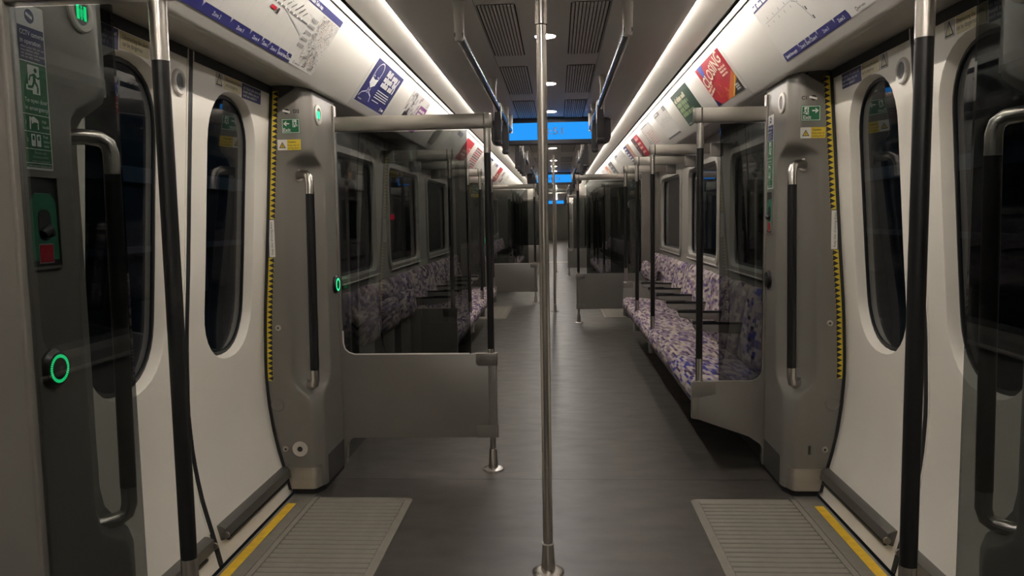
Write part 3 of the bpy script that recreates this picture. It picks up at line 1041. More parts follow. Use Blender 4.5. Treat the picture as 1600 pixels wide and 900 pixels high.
        for i, t in enumerate(('Push', 'doors', 'open')):
            p.text(t, 0.056, 0.064 - 0.009 * i, 0.008, 'ink_white')
        for i, t in enumerate(('Device only', 'functions when', 'train is stationary')):
            p.text(t, w_ / 2, 0.031 - 0.0085 * i, 0.0075, 'ink_pale', align='c')
        p.greek(w_ / 2, 0.005, 0.0055, 'ink_pale', w_ - 0.016, align='c')
        P.add('notice_strip', p.sheet_mesh('ink_white', r=0.003), 'white, blue and green notice strip', p.ink_meshes())
        # emergency door release in its recess
        ya, yb, za, zb = 0.960, 1.048, 1.120, 1.300
        fr = MB()
        for q in ((ya - 0.006, ya, za - 0.006, zb + 0.006), (yb, yb + 0.006, za - 0.006, zb + 0.006), (ya, yb, zb, zb + 0.006), (ya, yb, za - 0.006, za)):
            fr.box(0.994, 1.004, q[0], q[1], q[2], q[3])
        g = MB().prism([(ya + 0.004, za + 0.012), (yb - 0.004, za + 0.012), (yb - 0.004, 1.248), (yb - 0.020, 1.268), (ya + 0.020, 1.268), (ya + 0.004, 1.248)], 'x', 0.9965, 1.002, 0.001)
        P.add('release_box', M(fr, 'release_frame', 'taupe', 0), 'emergency door release', [
            ('dark_recess', M(MB().box(0.9985, 1.002, ya, yb, za, zb), 'dark_recess', 'ink_black', 0), None),
            ('green_housing', M(g, 'green_housing', 'handle_green', 0), 'green housing'),
            ('handle_hollow', M(MB().prism(rrect(0.985, 1.023, 1.172, 1.236, 0.018, 5), 'x', 0.9955, 0.9970), 'handle_hollow', 'ink_black', 0), None),
            ('release_handle', M(MB().tube([(0.992, 0.992, 1.186), (0.988, 1.004, 1.196), (0.992, 1.016, 1.186)], 0.010, 12), 'release_handle', 'dark_plastic'), 'black pull handle'),
            ('red_label', M(MB().box(0.9955, 0.9972, 0.984, 1.024, 1.128, 1.164), 'red_label', 'ink_red', 0), 'small red label'),
            ('label_border', M(MB().box(0.9960, 0.9971, 0.982, 1.026, 1.126, 1.166), 'label_border', 'ink_pale', 0), None)])
    return P, org

PIL = {}
def build_pillars():
    for k, yc in enumerate(DOORS):
        where = ['at the nearest doorway', 'at the second doorway', 'at the farthest doorway'][k]
        for s in (-1, 1):
            for d in (1, -1):
                em = s * d > 0
                lit = s < 0
                key = (s, d)
                if key not in PIL:
                    PIL[key] = build_pillar_proto(s, d, em, lit)
                P, org = PIL[key]
                P.place('door_pillar', 'taupe %s pillar with grab handle on the %s side of the %s' % ('far' if d > 0 else 'near', SIDE[s], where.replace('at the ', '')),
                        'pillar', (s * org[0], yc + d * org[1], 0.0))
build_pillars()

# ------------------------------------------------------------------ glazed draught screens beside the doorways
RAILZ = (1.621, 1.688)

def post_parts(P, M, x, y, z_low, z_top, z_s1, z_s0):
    """steel-sleeved post with a black grip"""
    r = 0.0160
    sub = [('upper_sleeve', M(MB().tube([(x, y, z_s1), (x, y, z_top)], r + 0.0006, 18), 'upper_sleeve', 'steel'), 'brushed steel sleeve'),
           ('lower_sleeve', M(MB().tube([(x, y, z_low), (x, y, z_s0)], r + 0.0006, 18), 'lower_sleeve', 'steel'), 'brushed steel sleeve')]
    P.add('post', M(MB().tube([(x, y, z_s0), (x, y, z_s1)], r, 18), 'grip', 'black'), 'black grab post', sub)

def top_rail(P, M, x0, x1, y, th=0.016):
    z0, z1 = RAILZ
    pts = []
    for cx, t0 in ((x0 + 0.016, 90), ):
        for k in range(9):
            t = math.radians(t0 + 180.0 * k / 8)
            pts.append((cx + 0.018 * math.cos(t), y + th * math.sin(t)))
    pts += [(x1, y - th), (x1, y + th)]
    P.add('top_rail', M(MB().prism(pts, 'z', z0, z1, 0.003), 'top_rail', 'steel_bar', 40), 'flat brushed steel rail',
          [('end_cap', M(MB().prism([(x0 + 0.034, y - th - 0.0012), (x0 + 0.040, y - th - 0.0012), (x0 + 0.040, y + th + 0.0012), (x0 + 0.034, y + th + 0.0012)], 'z', z0 - 0.001, z1 + 0.001), 'end_cap', 'dark_steel', 0), None)])

def narrow_screen(s, d):
    P = Proto()
    y = 1.07
    org = (0.70, y, 0.0)
    M = lambda m, n, mt, sm=35: m.mesh(n, mt, org, s, d, sm)
    top_rail(P, M, 0.668, 1.0005, y)
    post_parts(P, M, 0.70, y, 0.420, RAILZ[0], 1.508, 0.535)
    P.add('glass_pane', M(MB().box(0.790, 0.992, y - 0.004, y + 0.004, 0.428, 1.615), 'glass_pane', 'screen_glass', 0), 'tinted glass pane')
    fillet = [(0.9985, 0.50), (0.990, 0.50)] + [(0.990 - 0.055 * (1 - math.cos(math.radians(t))), 0.484 - 0.055 * math.sin(math.radians(t))) for t in (15, 30, 45, 60, 75, 90)]
    out = [(0.668, 0.425), (0.672, 0.429)] + fillet[::-1] + [(0.9985, 0.075), (0.985, 0.13), (0.93, 0.168), (0.70, 0.246), (0.668, 0.256)]
    P.add('lower_panel', M(MB().prism(out, 'y', y - 0.018, y + 0.018, 0.003), 'lower_panel', 'taupe', 40), 'taupe lower panel with slanting foot')
    P.add('panel_edge', M(MB().prism([(0.6655, 0.252), (0.6655, 0.352), (0.700, 0.352), (0.700, 0.246)], 'y', y - 0.0195, y + 0.0195, 0.006), 'panel_edge', 'taupe', 40))
    P.add('corner_bracket', M(MB().prism([(0.665, 0.352), (0.665, 0.424), (0.669, 0.4275), (0.775, 0.4275), (0.775, 0.368), (0.70, 0.352)], 'y', y - 0.0205, y + 0.0205, 0.004), 'corner_bracket', 'taupe', 40))
    P.add('post_collar', M(MB().lathe([(0.019, 0.352), (0.019, 0.428), (0.018, 0.431)], (0.70, y, 0.0), 'z', 20), 'post_collar', 'steel'))
    P.add('wall_post', M(MB().box(0.990, 1.002, y - 0.019, y + 0.019, 0.03, 1.74, 0.003), 'wall_post', 'taupe', 40))
    return P, org

def wide_screen(s, d):
    P = Proto()
    y = 1.07
    org = (0.277, y, 0.0)
    M = lambda m, n, mt, sm=35: m.mesh(n, mt, org, s, d, sm)
    x = 0.277
    top_rail(P, M, 0.252, 1.0005, y)
    post_parts(P, M, x, y, 0.560, RAILZ[0], 1.508, 0.588)
    P.add('glass_pane', M(MB().box(0.372, 0.992, y - 0.004, y + 0.004, 0.562, 1.615), 'glass_pane', 'screen_glass', 0), 'large tinted glass pane')
    fillet = [(0.9985, 0.64), (0.990, 0.64)] + [(0.990 - 0.055 * (1 - math.cos(math.radians(t))), 0.620 - 0.055 * math.sin(math.radians(t))) for t in (15, 30, 45, 60, 75, 90)]
    out = [(0.252, 0.562), (0.255, 0.565)] + fillet[::-1] + [(0.9985, 0.055), (0.986, 0.055), (0.984, 0.12), (0.972, 0.148), (0.952, 0.162), (0.258, 0.162), (0.252, 0.168)]
    P.add('lower_panel', M(MB().prism(out, 'y', y - 0.018, y + 0.018, 0.003), 'lower_panel', 'taupe', 40), 'taupe lower panel')
    P.add('edge_bead', M(MB().tube([(0.380, y - 0.012, 0.5655), (0.935, y - 0.012, 0.5655), (0.962, y - 0.012, 0.575), (0.980, y - 0.012, 0.592), (0.987, y - 0.012, 0.622), (0.987, y - 0.012, 0.68)], 0.0045, 8), 'edge_bead', 'ring_white'))
    for z0, z1, nm in ((0.508, 0.5685, 'upper_corner_bracket'), (0.1605, 0.222, 'lower_corner_bracket')):
        P.add('corner_bracket', M(MB().prism([(0.2485, z0), (0.2485, z1), (0.350, z1), (0.350, z0 + (0.012 if z0 > 0.3 else 0)), (0.340, z0)], 'y', y - 0.0205, y + 0.0205, 0.004), nm, 'steel_bar' if z0 > 0.3 else 'taupe', 40))
    P.add('edge_post', M(MB().tube([(x, y, 0.222), (x, y, 0.508)], 0.0235, 18), 'edge_post', 'taupe'))
    P.add('leg', M(MB().tube([(x, y, 0.010), (x, y, 0.162)], 0.0135, 16), 'leg', 'steel'), None,
          [('leg_cone', M(MB().lathe([(0.0235, 0.010), (0.0175, 0.096), (0.0165, 0.100)], (x, y, 0), 'z', 20), 'leg_cone', 'steel'), None),
           ('foot_flange', M(MB().lathe([(0.052, 0.0), (0.051, 0.005), (0.044, 0.009), (0.026, 0.013)], (x, y, 0), 'z', 28), 'foot_flange', 'steel'), None)])
    P.add('wall_post', M(MB().box(0.990, 1.002, y - 0.019, y + 0.019, 0.03, 1.74, 0.003), 'wall_post', 'taupe', 40))
    return P, org

SCR = {}
def put_screen(kind, s, d, yc, label):
    key = (kind, s, d)
    if key not in SCR:
        SCR[key] = (narrow_screen if kind == 'n' else wide_screen)(s, d)
    P, org = SCR[key]
    P.place('draught_screen', label, 'screen', (s * org[0], yc + d * org[1], 0.0))

def build_screens():
    put_screen('n', -1, -1, DOORS[0], 'tinted glass screen on the near left pillar, closest to the viewer')
    put_screen('n', 1, -1, DOORS[0], 'tinted glass screen on the near right pillar, closest to the viewer')
    put_screen('w', -1, 1, DOORS[0], 'wide glass screen with deep taupe panel and floor leg, left of the centre pole')
    put_screen('n', 1, 1, DOORS[0], 'narrow glass screen at the head of the right seat row, with slanted lower panel')
    put_screen('n', -1, -1, DOORS[1], 'narrow glass screen at the far end of the left seat row')
    put_screen('w', 1, -1, DOORS[1], 'wide glass screen with floor leg closing the right seat row')
    put_screen('w', -1, 1, DOORS[1], 'wide glass screen on the left just past the second doorway')
    put_screen('n', 1, 1, DOORS[1], 'narrow glass screen on the right just past the second doorway')
    put_screen('n', -1, -1, DOORS[2], 'narrow glass screen on the left before the farthest doorway')
    put_screen('w', 1, -1, DOORS[2], 'wide glass screen on the right before the farthest doorway')
    put_screen('w', -1, 1, DOORS[2], 'wide glass screen on the left past the farthest doorway')
    put_screen('n', 1, 1, DOORS[2], 'narrow glass screen on the right past the farthest doorway')
build_screens()

# ------------------------------------------------------------------ stanchions rising from the seat fronts
def stanchion(s, panel):
    P = Proto()
    org = (0.70, 0.0, 0.0)
    M = lambda m, n, mt, sm=35: m.mesh(n, mt, org, s, 1, sm)
    top_rail(P, M, 0.678, 1.10, 0.0, 0.014)
    P.add('wall_fixing', M(MB().box(1.085, 1.172, -0.030, 0.030, 1.600, 1.690, 0.006), 'wall_fixing', 'taupe', 40))
    zb = 0.575 if panel else 0.375
    post_parts(P, M, 0.70, 0.0, zb, RAILZ[0], 1.49, zb + 0.135)
    if panel:
        P.add('side_panel', M(MB().prism([(0.672, 0.25), (0.672, 0.575), (0.676, 0.579), (1.125, 0.579), (1.125, 0.12), (0.92, 0.16), (0.70, 0.24)], 'y', -0.018, 0.018, 0.003), 'side_panel', 'taupe', 40), 'taupe seat-end panel')
        P.add('corner_bracket', M(MB().prism([(0.669, 0.52), (0.669, 0.576), (0.673, 0.581), (0.770, 0.581), (0.770, 0.52)], 'y', -0.0205, 0.0205, 0.004), 'corner_bracket', 'steel_bar', 40))
    else:
        P.add('seat_bracket', M(MB().box(0.672, 0.730, -0.022, 0.022, 0.250, 0.374, 0.006), 'seat_bracket', 'taupe', 40))
        P.add('base_collar', M(MB().lathe([(0.024, 0.366), (0.022, 0.378), (0.0168, 0.384)], (0.70, 0, 0), 'z', 18), 'base_collar', 'steel'))
    return P

POSTS = [5.32, 6.36, 7.40]
ST = {}
def build_stanchions():
    for bay in range(2):
        for s in (-1, 1):
            for i, y in enumerate(POSTS):
                panel = (s < 0 and i == 0) or (s > 0 and i == 2)
                if (s, panel) not in ST:
                    ST[(s, panel)] = stanchion(s, panel)
                ST[(s, panel)].place('grab_stanchion', '%s black and steel grab post along the %s seats of the %s bay' % (ORD[i], SIDE[s], ('near', 'farther')[bay]),
                                     'grab post', (s * 0.70, y + bay * PER, 0.0), group='grab posts along the seats')
build_stanchions()

# ------------------------------------------------------------------ seats
SW = 0.52
def pad(prof, y0, y1, r=0.040):
    """upholstered pad: closed outline in x-z swept along y with rounded ends"""
    cx = sum(p[0] for p in prof) / len(prof)
    cz = sum(p[1] for p in prof) / len(prof)
    L = max(max(p[0] for p in prof) - min(p[0] for p in prof), max(p[1] for p in prof) - min(p[1] for p in prof))
    st = [(0.0, r * 0.62), (r * 0.10, r * 0.36), (r * 0.35, r * 0.14), (r, 0.0)]
    ys = [(y0 + a, e) for a, e in st] + [((y0 + y1) / 2, -0.006)] + [(y1 - a, e) for a, e in st[::-1]]
    rings = []
    for y, e in ys:
        ring = []
        n = len(prof)
        for i, (x, z) in enumerate(prof):
            px, pz = prof[i - 1]
            nx, nz = prof[(i + 1) % n]
            tx, tz = nx - px, nz - pz
            q = math.hypot(tx, tz) or 1
            ox, oz = tz / q, -tx / q
            if (x - cx) * ox + (z - cz) * oz < 0:
                ox, oz = -ox, -oz
            ring.append((x - ox * e, y, z - oz * e))
        rings.append(ring)
    return MB().loft(rings)

CUSH = [(0.672, 0.335), (0.662, 0.352), (0.660, 0.378), (0.666, 0.402), (0.682, 0.420), (0.705, 0.429), (0.76, 0.430), (0.85, 0.422), (0.95, 0.410), (1.045, 0.402), (1.05, 0.35), (0.95, 0.325), (0.80, 0.320), (0.70, 0.325)]
BACK = [(1.040, 0.405), (1.028, 0.43), (1.030, 0.47), (1.048, 0.56), (1.066, 0.66), (1.080, 0.74), (1.090, 0.785), (1.104, 0.805), (1.124, 0.808), (1.140, 0.795), (1.146, 0.76), (1.140, 0.66), (1.125, 0.55), (1.11, 0.44), (1.10, 0.405)]

def seat(s, cloth, arm):
    P = Proto()
    org = (0.90, 0.0, 0.0)
    M = lambda m, n, mt, sm=50: m.mesh(n, mt, org, s, 1, sm)
    P.add('cushion', M(pad(CUSH, 0.003, SW - 0.003), 'cushion', cloth), 'purple and grey patterned moquette cushion')
    P.add('backrest', M(pad(BACK, 0.003, SW - 0.003), 'backrest', cloth), 'purple and grey patterned moquette backrest')
    P.add('seat_pan', M(MB().prism([(0.675, 0.315), (0.675, 0.334), (1.06, 0.318), (1.10, 0.40), (1.117, 0.40), (1.117, 0.27), (1.05, 0.255), (0.80, 0.290)], 'y', 0.002, SW - 0.002), 'seat_pan', 'seat_grey', 0))
    P.add('cantilever_bracket', M(MB().prism([(0.74, 0.302), (1.116, 0.26), (1.116, 0.13), (1.08, 0.13)], 'y', SW / 2 - 0.02, SW / 2 + 0.02), 'cantilever_bracket', 'under', 0))
    if arm:
        body = [(0.800, 0.572), (0.790, 0.588), (0.795, 0.600), (1.055, 0.600), (1.060, 0.56), (1.045, 0.545), (0.90, 0.556)]
        padp = [(0.788, 0.600), (0.784, 0.612), (0.790, 0.622), (0.905, 0.622), (0.920, 0.611), (1.056, 0.610), (1.056, 0.600)]
        P.add('armrest', M(MB().prism(body, 'y', SW - 0.046, SW - 0.004, 0.004), 'armrest', 'taupe', 40), None,
              [('arm_pad', M(MB().prism(padp, 'y', SW - 0.048, SW - 0.002, 0.003), 'arm_pad', 'black', 40), 'black arm pad')])
    return P

TIPC = [(0.965, 0.560), (0.952, 0.580), (0.948, 0.63), (0.958, 0.69), (0.972, 0.722), (0.992, 0.728), (1.010, 0.715), (1.012, 0.66), (1.008, 0.60), (0.998, 0.562)]
def tip_seat(s):
    P = Proto()
    org = (0.98, 0.0, 0.0)
    M = lambda m, n, mt, sm=50: m.mesh(n, mt, org, s, 1, sm)
    P.add('folded_cushion', M(pad(TIPC, 0.035, SW - 0.035), 'folded_cushion', 'moquette'), 'patterned cushion folded upright')
    back = [(x, z) for x, z in BACK if z > 0.5]
    P.add('backrest', M(pad(back, 0.003, SW - 0.003), 'backrest', 'moquette'), 'patterned backrest')
    P.add('pedestal', M(MB().prism([(0.99, 0.115), (0.985, 0.545), (1.02, 0.60), (1.115, 0.60), (1.115, 0.115)], 'y', 0.10, SW - 0.10, 0.008), 'pedestal', 'seat_grey', 40))
    P.add('hinge', M(MB().tube([(0.985, 0.02, 0.548), (0.985, SW - 0.02, 0.548)], 0.016, 12), 'hinge', 'dark_plastic'))
    return P

SEATS = {}
def build_seats():
    for bay in range(2):
        for s in (-1, 1):
            if s not in SEATS:
                SEATS[s] = (seat(s, 'moquette', True), seat(s, 'moquette_blue', True), seat(s, 'moquette', False), tip_seat(s))
            A, Bl, E_, T = SEATS[s]
            fi = ti = 0
            for k in range(9):
                y = 3.76 + SW * k + bay * PER
                tip = (s < 0 and k < 3) or (s > 0 and k >= 7)
                bn = ('near', 'farther')[bay]
                if tip:
                    T.place('tip_up_seat', '%s folded tip-up seat from the front, %s side of the %s bay' % (ORD[ti], SIDE[s], bn), 'seat', (s * 0.98, y, 0), group='tip-up seats')
                    ti += 1
                else:
                    pr = Bl if (s > 0 and k == 0) else (E_ if (s > 0 and k == 6) or k == 8 else A)
                    pr.place('bench_seat', '%s upholstered bench seat from the front, %s side of the %s bay' % (ORD[fi], SIDE[s], bn), 'seat', (s * 0.90, y, 0), group='patterned bench seats')
                    fi += 1
            # plain console filling the end of each row
            for nm, y0, y1 in (('front', 3.592, 3.757), ('rear', 8.443, 8.675)):
                y0, y1 = y0 + bay * PER, y1 + bay * PER
                fixed = (s > 0) == (nm == 'front')
                if fixed:
                    m = pad(CUSH, y0, y1)
                    root = link('end_cushion', None, None, (s * 0.90, y0, 0), None, 'short patterned end cushion at the %s of the %s seats, %s bay' % (nm, SIDE[s], ('near', 'farther')[bay]), 'cushion')
                    link('cushion', m.mesh('cushion', 'moquette_blue' if s > 0 and bay == 0 else 'moquette', (0.90, y0, 0), s, 1, 50), root)
                    link('backrest', pad(BACK, y0, y1).mesh('backrest', 'moquette', (0.90, y0, 0), s, 1, 50), root)
                    link('seat_pan', MB().prism([(0.675, 0.315), (0.675, 0.334), (1.06, 0.318), (1.117, 0.40), (1.117, 0.27), (0.80, 0.290)], 'y', y0, y1).mesh('seat_pan', 'seat_grey', (0.90, y0, 0), s, 1, 0), root)
build_seats()

# ------------------------------------------------------------------ centre poles
def build_poles():
    P = Proto()
    M = lambda m, n, mt, sm=35: m.mesh(n, mt, (0, 0, 0), 1, 1, sm)
    P.add('pole_tube', M(MB().tube([(0, 0, 0.09), (0, 0, 1.83)], 0.0163, 24), 'pole_tube', 'steel'))
    P.add('upper_sleeve', M(MB().lathe([(0.0175, 1.814), (0.0205, 1.817), (0.0205, 1.96), (0.024, 2.0)], (0, 0, 0), 'z', 24), 'upper_sleeve', 'steel'))
    P.add('base_cone', M(MB().lathe([(0.0240, 0.010), (0.0185, 0.100), (0.0175, 0.1045)], (0, 0, 0), 'z', 24), 'base_cone', 'steel'))
    P.add('base_ring', M(MB().lathe([(0.0188, 0.099), (0.0192, 0.1015), (0.0188, 0.104), (0.0168, 0.1045)], (0, 0, 0), 'z', 24), 'base_ring', 'ring_white'))
    P.add('floor_flange', M(MB().lathe([(0.0545, 0.0), (0.0535, 0.005), (0.045, 0.009), (0.026, 0.012)], (0, 0, 0), 'z', 32), 'floor_flange', 'steel'))
    for y, lab in zip(DOORS, ('tall steel grab pole in the middle of the nearest doorway', 'steel grab pole in the middle of the second doorway', 'steel grab pole in the middle of the farthest doorway')):
        P.place('grab_pole', lab, 'pole', (0, y, 0))
build_poles()

# ------------------------------------------------------------------ ribbed threshold mats and yellow lines
def build_mats():
    n, y0, y1 = 34, -0.675, 0.675
    for s in (-1, 1):
        org = (0.80, 0.0, 0.0)
        P = Proto()
        corner = 0.028
        out = [(1.032, y0), (1.032, y1)] + [(0.592 + corner * (1 - math.sin(math.radians(t))), y1 - corner * (1 - math.cos(math.radians(t)))) for t in (0, 30, 60, 90)] + \
              [(0.592 + corner * (1 - math.cos(math.radians(t))), y0 + corner * (1 - math.sin(math.radians(t)))) for t in (0, 30, 60, 90)]
        P.add('mat_base', MB().prism(out, 'z', 0.0005, 0.004).mesh('mat_base', 'mat_tan', org, s, 1, 0))
        P.add('groove_bed', MB().box(0.625, 1.003, y0 + 0.028, y1 - 0.028, 0.0038, 0.0042).mesh('groove_bed', 'mat_groove', org, s, 1, 0))
        P.add('inner_border', MB().box(1.003, 1.009, y0, y1, 0.004, 0.007).mesh('inner_border', 'mat_groove', org, s, 1, 0))
        pitch = (y1 - y0 - 0.06) / n
        rib = MB().prism([(-pitch * 0.40, 0.004), (-pitch * 0.33, 0.0075), (pitch * 0.33, 0.0075), (pitch * 0.40, 0.004)], 'x', 0.625, 1.003).mesh('rib', 'mat_tan', (org[0], 0, 0), s, 1, 0)
        for k, yc in enumerate(DOORS[:2]):
            root = P.place('threshold_mat', 'ribbed tan floor mat inside the %s doors of the %s doorway' % (SIDE[s], ('nearest', 'second')[k]), 'mat', (s * 0.80, yc, 0))
            for i in range(n):
                o = link('rib', rib, root, (0, y0 + 0.03 + pitch * (i + 0.5), 0))
        for k, yc in enumerate(DOORS[:2]):
            m = MB().box(1.083, 1.120, yc - 0.60, yc + 0.60, 0.0042, 0.0052)
            link('yellow_line', m.mesh('yellow_line', 'yellow', (1.10, yc, 0), s, 1, 0), None, (s * 1.10, yc, 0), None, 'yellow edge line on the %s door sill of the %s doorway' % (SIDE[s], ('nearest', 'second')[k]), 'line')
        for yc in DOORS:
            pass
build_mats()

# ------------------------------------------------------------------ ceiling fittings
def build_ceiling_fittings():
    # vents
    for s in (-1, 1):
        org = (0.18, 0.0, 2.0)
        L, x0, x1 = 0.90, 0.108, 0.248
        ns = 10
        pitch = (x1 - x0) / ns
        P = Proto()
        P.add('vent_backing', MB().prism(rrect_xy(x0 - 0.004, x1 + 0.004, 0.0, L, 0.016), 'z', 1.9985, 2.0).mesh('vent_backing', 'void', org, s, 1, 0))
        slat = MB().prism([(-pitch * 0.40, 0.0), (-pitch * 0.30, -0.006), (pitch * 0.22, -0.006), (pitch * 0.36, 0.0)], 'y', 0.004, L - 0.004).mesh('slat', 'slat_grey', (0, 0, 0), s, 1, 0)
        n = 0
        for bay in range(2):
            c = BAY0 + bay * PER
            for k, y in enumerate((c - 3.215, c - 2.045, c - 0.865 - 0.0, c + 0.05, c + 1.145, c + 2.315)):
                n += 1
                root = P.place('air_vent', '%s slatted air vent from the front, %s ceiling row' % (ORD[n - 1], SIDE[s]), 'vent', (s * 0.18, y, 2.0), group='slatted ceiling vents')
                for i in range(ns):
                    link('slat', slat, root, (s * (x0 + pitch * (i + 0.5) - 0.18), 0, -0.0016))
    # downlights
    P = Proto()
    P.add('bezel', MB().lathe([(0.052, 0.0), (0.052, -0.003), (0.046, -0.004), (0.044, -0.001)], (0, 0, 0), 'z', 28).mesh('bezel', 'ring_white'))
    P.add('lamp_lens', MB().lathe([(0.044, -0.001), (0.043, -0.0025)], (0, 0, 0), 'z', 28).mesh('lamp_lens', 'downlight', smooth=0))
    n = nb = 0
    for bay in range(-1, 3):
        for o in (-2.695, -1.505, -0.315, 0.315, 1.505, 2.695):
            y = BAY0 + bay * PER + o
            if CAR0 + 0.1 < y < CAR1 - 0.1:
                if bay >= 0:
                    n += 1
                    lab = '%s round ceiling downlight counting away from the near pole' % ORD[n - 1]
                else:
                    nb += 1
                    lab = '%s round ceiling downlight behind the near pole' % ORD[nb - 1]
                P.place('downlight', lab, 'light', (0.0, y, 2.0), group='round ceiling downlights')

def rrect_xy(x0, x1, y0, y1, r, n=4):
    return rrect(x0, x1, y0, y1, r, n)
build_ceiling_fittings()

# ------------------------------------------------------------------ information displays
def build_displays():
    ys = [(BAY0, 'nearest'), (BAY0 + PER, 'second')]
    for i, (y, nm) in enumerate(ys):
        root = link('information_display', None, None, (0, y, 2.0), None, '%s hanging blue information screen reading 18:51' % nm, 'screen')
        org = (0, y, 2.0)
        prof = [(-0.475, 1.83), (-0.463, 1.80), (-0.44, 1.789), (0.44, 1.789), (0.463, 1.80), (0.475, 1.83), (0.475, 1.975), (0.40, 1.995), (-0.40, 1.995), (-0.475, 1.975)]
        link('housing', MB().prism(prof, 'y', y, y + 0.11, 0.006).mesh('housing', 'dark_plastic', org, 1, 1, 40), root)
        sc_ = link('screen_panel', MB().box(-0.330, 0.330, y - 0.003, y + 0.001, 1.822, 1.956).mesh('screen_panel', 'screen_blue', org, 1, 1, 0), root)
        p = Print((-0.330, y - 0.0032, 1.822), (1, 0, 0), (0, 0, 1), 0.66, 0.134, origin=org)
        p.text('18:51', 0.330, 0.040, 0.078, 'screen_text', align='c', width=0.190)
        link('clock_digits', p.ink_meshes()[0][1], sc_)
        link('ceiling_mount', MB().box(-0.10, 0.10, y + 0.02, y + 0.09, 1.99, 2.0).mesh('ceiling_mount', 'dark_plastic', org, 1, 1, 0), root)
build_displays()

# ------------------------------------------------------------------ overhead rails and straps
RX, RZ = 0.306, 1.872
def build_rails():
    for s in (-1, 1):
        P = Proto()
        org = (RX, 0.0, RZ)
        M = lambda m, n, mt, sm=35: m.mesh(n, mt, org, s, 1, sm)
        L = 3.07
        P.add('rail_tube', M(MB().tube([(RX, 0.0, RZ), (RX, L, RZ)], 0.0165, 16), 'rail_tube', 'dark_steel'))
        for y0, nm in ((0.012, 'end'), (L - 0.012, 'end')):
            pts = [(RX - 0.022, y0 - 0.014), (RX + 0.022, y0 - 0.014), (RX + 0.022, y0 + 0.014), (RX - 0.022, y0 + 0.014)]
            rings = []
            for z, wx, wy in ((RZ - 0.020, 0.014, 0.014), (RZ - 0.012, 0.0175, 0.018), (RZ + 0.05, 0.0185, 0.016), (1.955, 0.020, 0.017), (1.990, 0.022, 0.020)):
                rings.append([(RX + wx * math.cos(2 * math.pi * k / 16), y0 + wy * math.sin(2 * math.pi * k / 16), z) for k in range(16)])
            P.add('end_bracket', M(MB().loft(rings), 'end_bracket', 'header_grey'), 'pale end bracket')
        for y0 in (L * 0.50, L * 0.86 - 0.02):
            P.add('ceiling_support', M(MB().lathe([(0.015, RZ - 0.005), (0.015, 1.94), (0.022, 1.990)], (RX, y0, 0), 'z', 16), 'ceiling_support', 'header_grey'))
        places = []
        for bay in range(-1, 3):
            c = BAY0 + bay * PER
            for a in (c - 3.305, c + 0.235):
                if a > CAR0 + 0.3 and a + L < CAR1:
                    places.append(a)
        for i, a in enumerate(places):
            P.place('overhead_rail', '%s overhead grab rail from the front on the %s' % (ORD[i], SIDE[s]), 'rail', (s * RX, a, RZ))
        # hanging straps
        Q = Proto()
        og = (RX, 0.0, RZ)
        Mq = lambda m, n, mt, sm=35: m.mesh(n, mt, og, s, 1, sm)
        Q.add('rail_clamp', Mq(MB().tube([(RX - 0.019, 0, RZ - 0.075), (RX - 0.021, 0, RZ), (RX - 0.015, 0, RZ + 0.018), (RX, 0, RZ + 0.023), (RX + 0.015, 0, RZ + 0.018), (RX + 0.021, 0, RZ), (RX + 0.019, 0, RZ - 0.075)], 0.0042, 10), 'rail_clamp', 'ring_white'), 'pale metal clamp')
        body = [(RX - 0.019, RZ - 0.030), (RX + 0.019, RZ - 0.030), (RX + 0.022, RZ - 0.09), (RX + 0.021, RZ - 0.215), (RX + 0.014, RZ - 0.228), (RX - 0.014, RZ - 0.228), (RX - 0.021, RZ - 0.215), (RX - 0.022, RZ - 0.09)]
        Q.add('strap_body', Mq(MB().prism(body, 'y', -0.014, 0.014, 0.004), 'strap_body', 'dark_plastic', 40), 'black rubber strap')
        Q.add('strap_grip', Mq(MB().prism([(RX - 0.023, RZ - 0.222), (RX + 0.023, RZ - 0.222), (RX + 0.023, RZ - 0.200), (RX - 0.023, RZ - 0.200)], 'y', -0.022, 0.022, 0.006), 'strap_grip', 'dark_plastic', 40))
        n = 0
        for bay in range(0, 2):
            c = BAY0 + bay * PER
            for o in (-1.50, -0.83, 0.75, 1.15, 1.55, 1.95):
                if bay == 1 and o > 1.6:
                    continue
                n += 1
                Q.place('hanging_strap', '%s black hanging strap from the front on the %s rail' % (ORD[n - 1], SIDE[s]), 'strap', (s * RX, c + o, RZ), group='black hanging straps')
build_rails()

# ------------------------------------------------------------------ posters on the sloping panels
def panel_frame(s, ya, yb, sa, sb):
    """lower-left corner, right and up vectors of a rectangle on the advert panel"""
    ux, uz = LIP[0] - SLOT[0], LIP[1] - SLOT[1]
    L = math.hypot(ux, uz)
    ux, uz = ux / L, uz / L
    nx, nz = -s * abs(uz), -abs(ux)
    r = Vector((0, 1, 0)) if s < 0 else Vector((0, -1, 0))
    up = Vector((-s * ux, 0, -uz))
    y = ya if s < 0 else yb
    base = Vector((s * (SLOT[0] + ux * sb), y, SLOT[1] + uz * sb))
    return base, r, up, yb - ya, sb - sa

def poster(s, ya, yb, sheet, draw, label, sa=0.058, sb=0.293, name='poster', cat='poster'):
    o, r, u, w_, h_ = panel_frame(s, ya, yb, sa, sb)
    c = o + r * w_ / 2
    p = Print(o, r, u, w_, h_, origin=c)
    draw(p)
    root = link(name, p.sheet_mesh(sheet), None, c, None, label, cat)
    for n, me, lb in p.ink_meshes():
        link(n, me, root, kind=stuff_kind(n))
    return root

def lines_of_text(p, a0, a1, b, n, pitch, size, ink, rnd, words='the next station service will call at all stops'):
    for i in range(n):
        k = rnd.uniform(0.72, 1.0)
        p.text(words, a0, b - i * pitch, size, ink, 'small_print', width=(a1 - a0) * k)

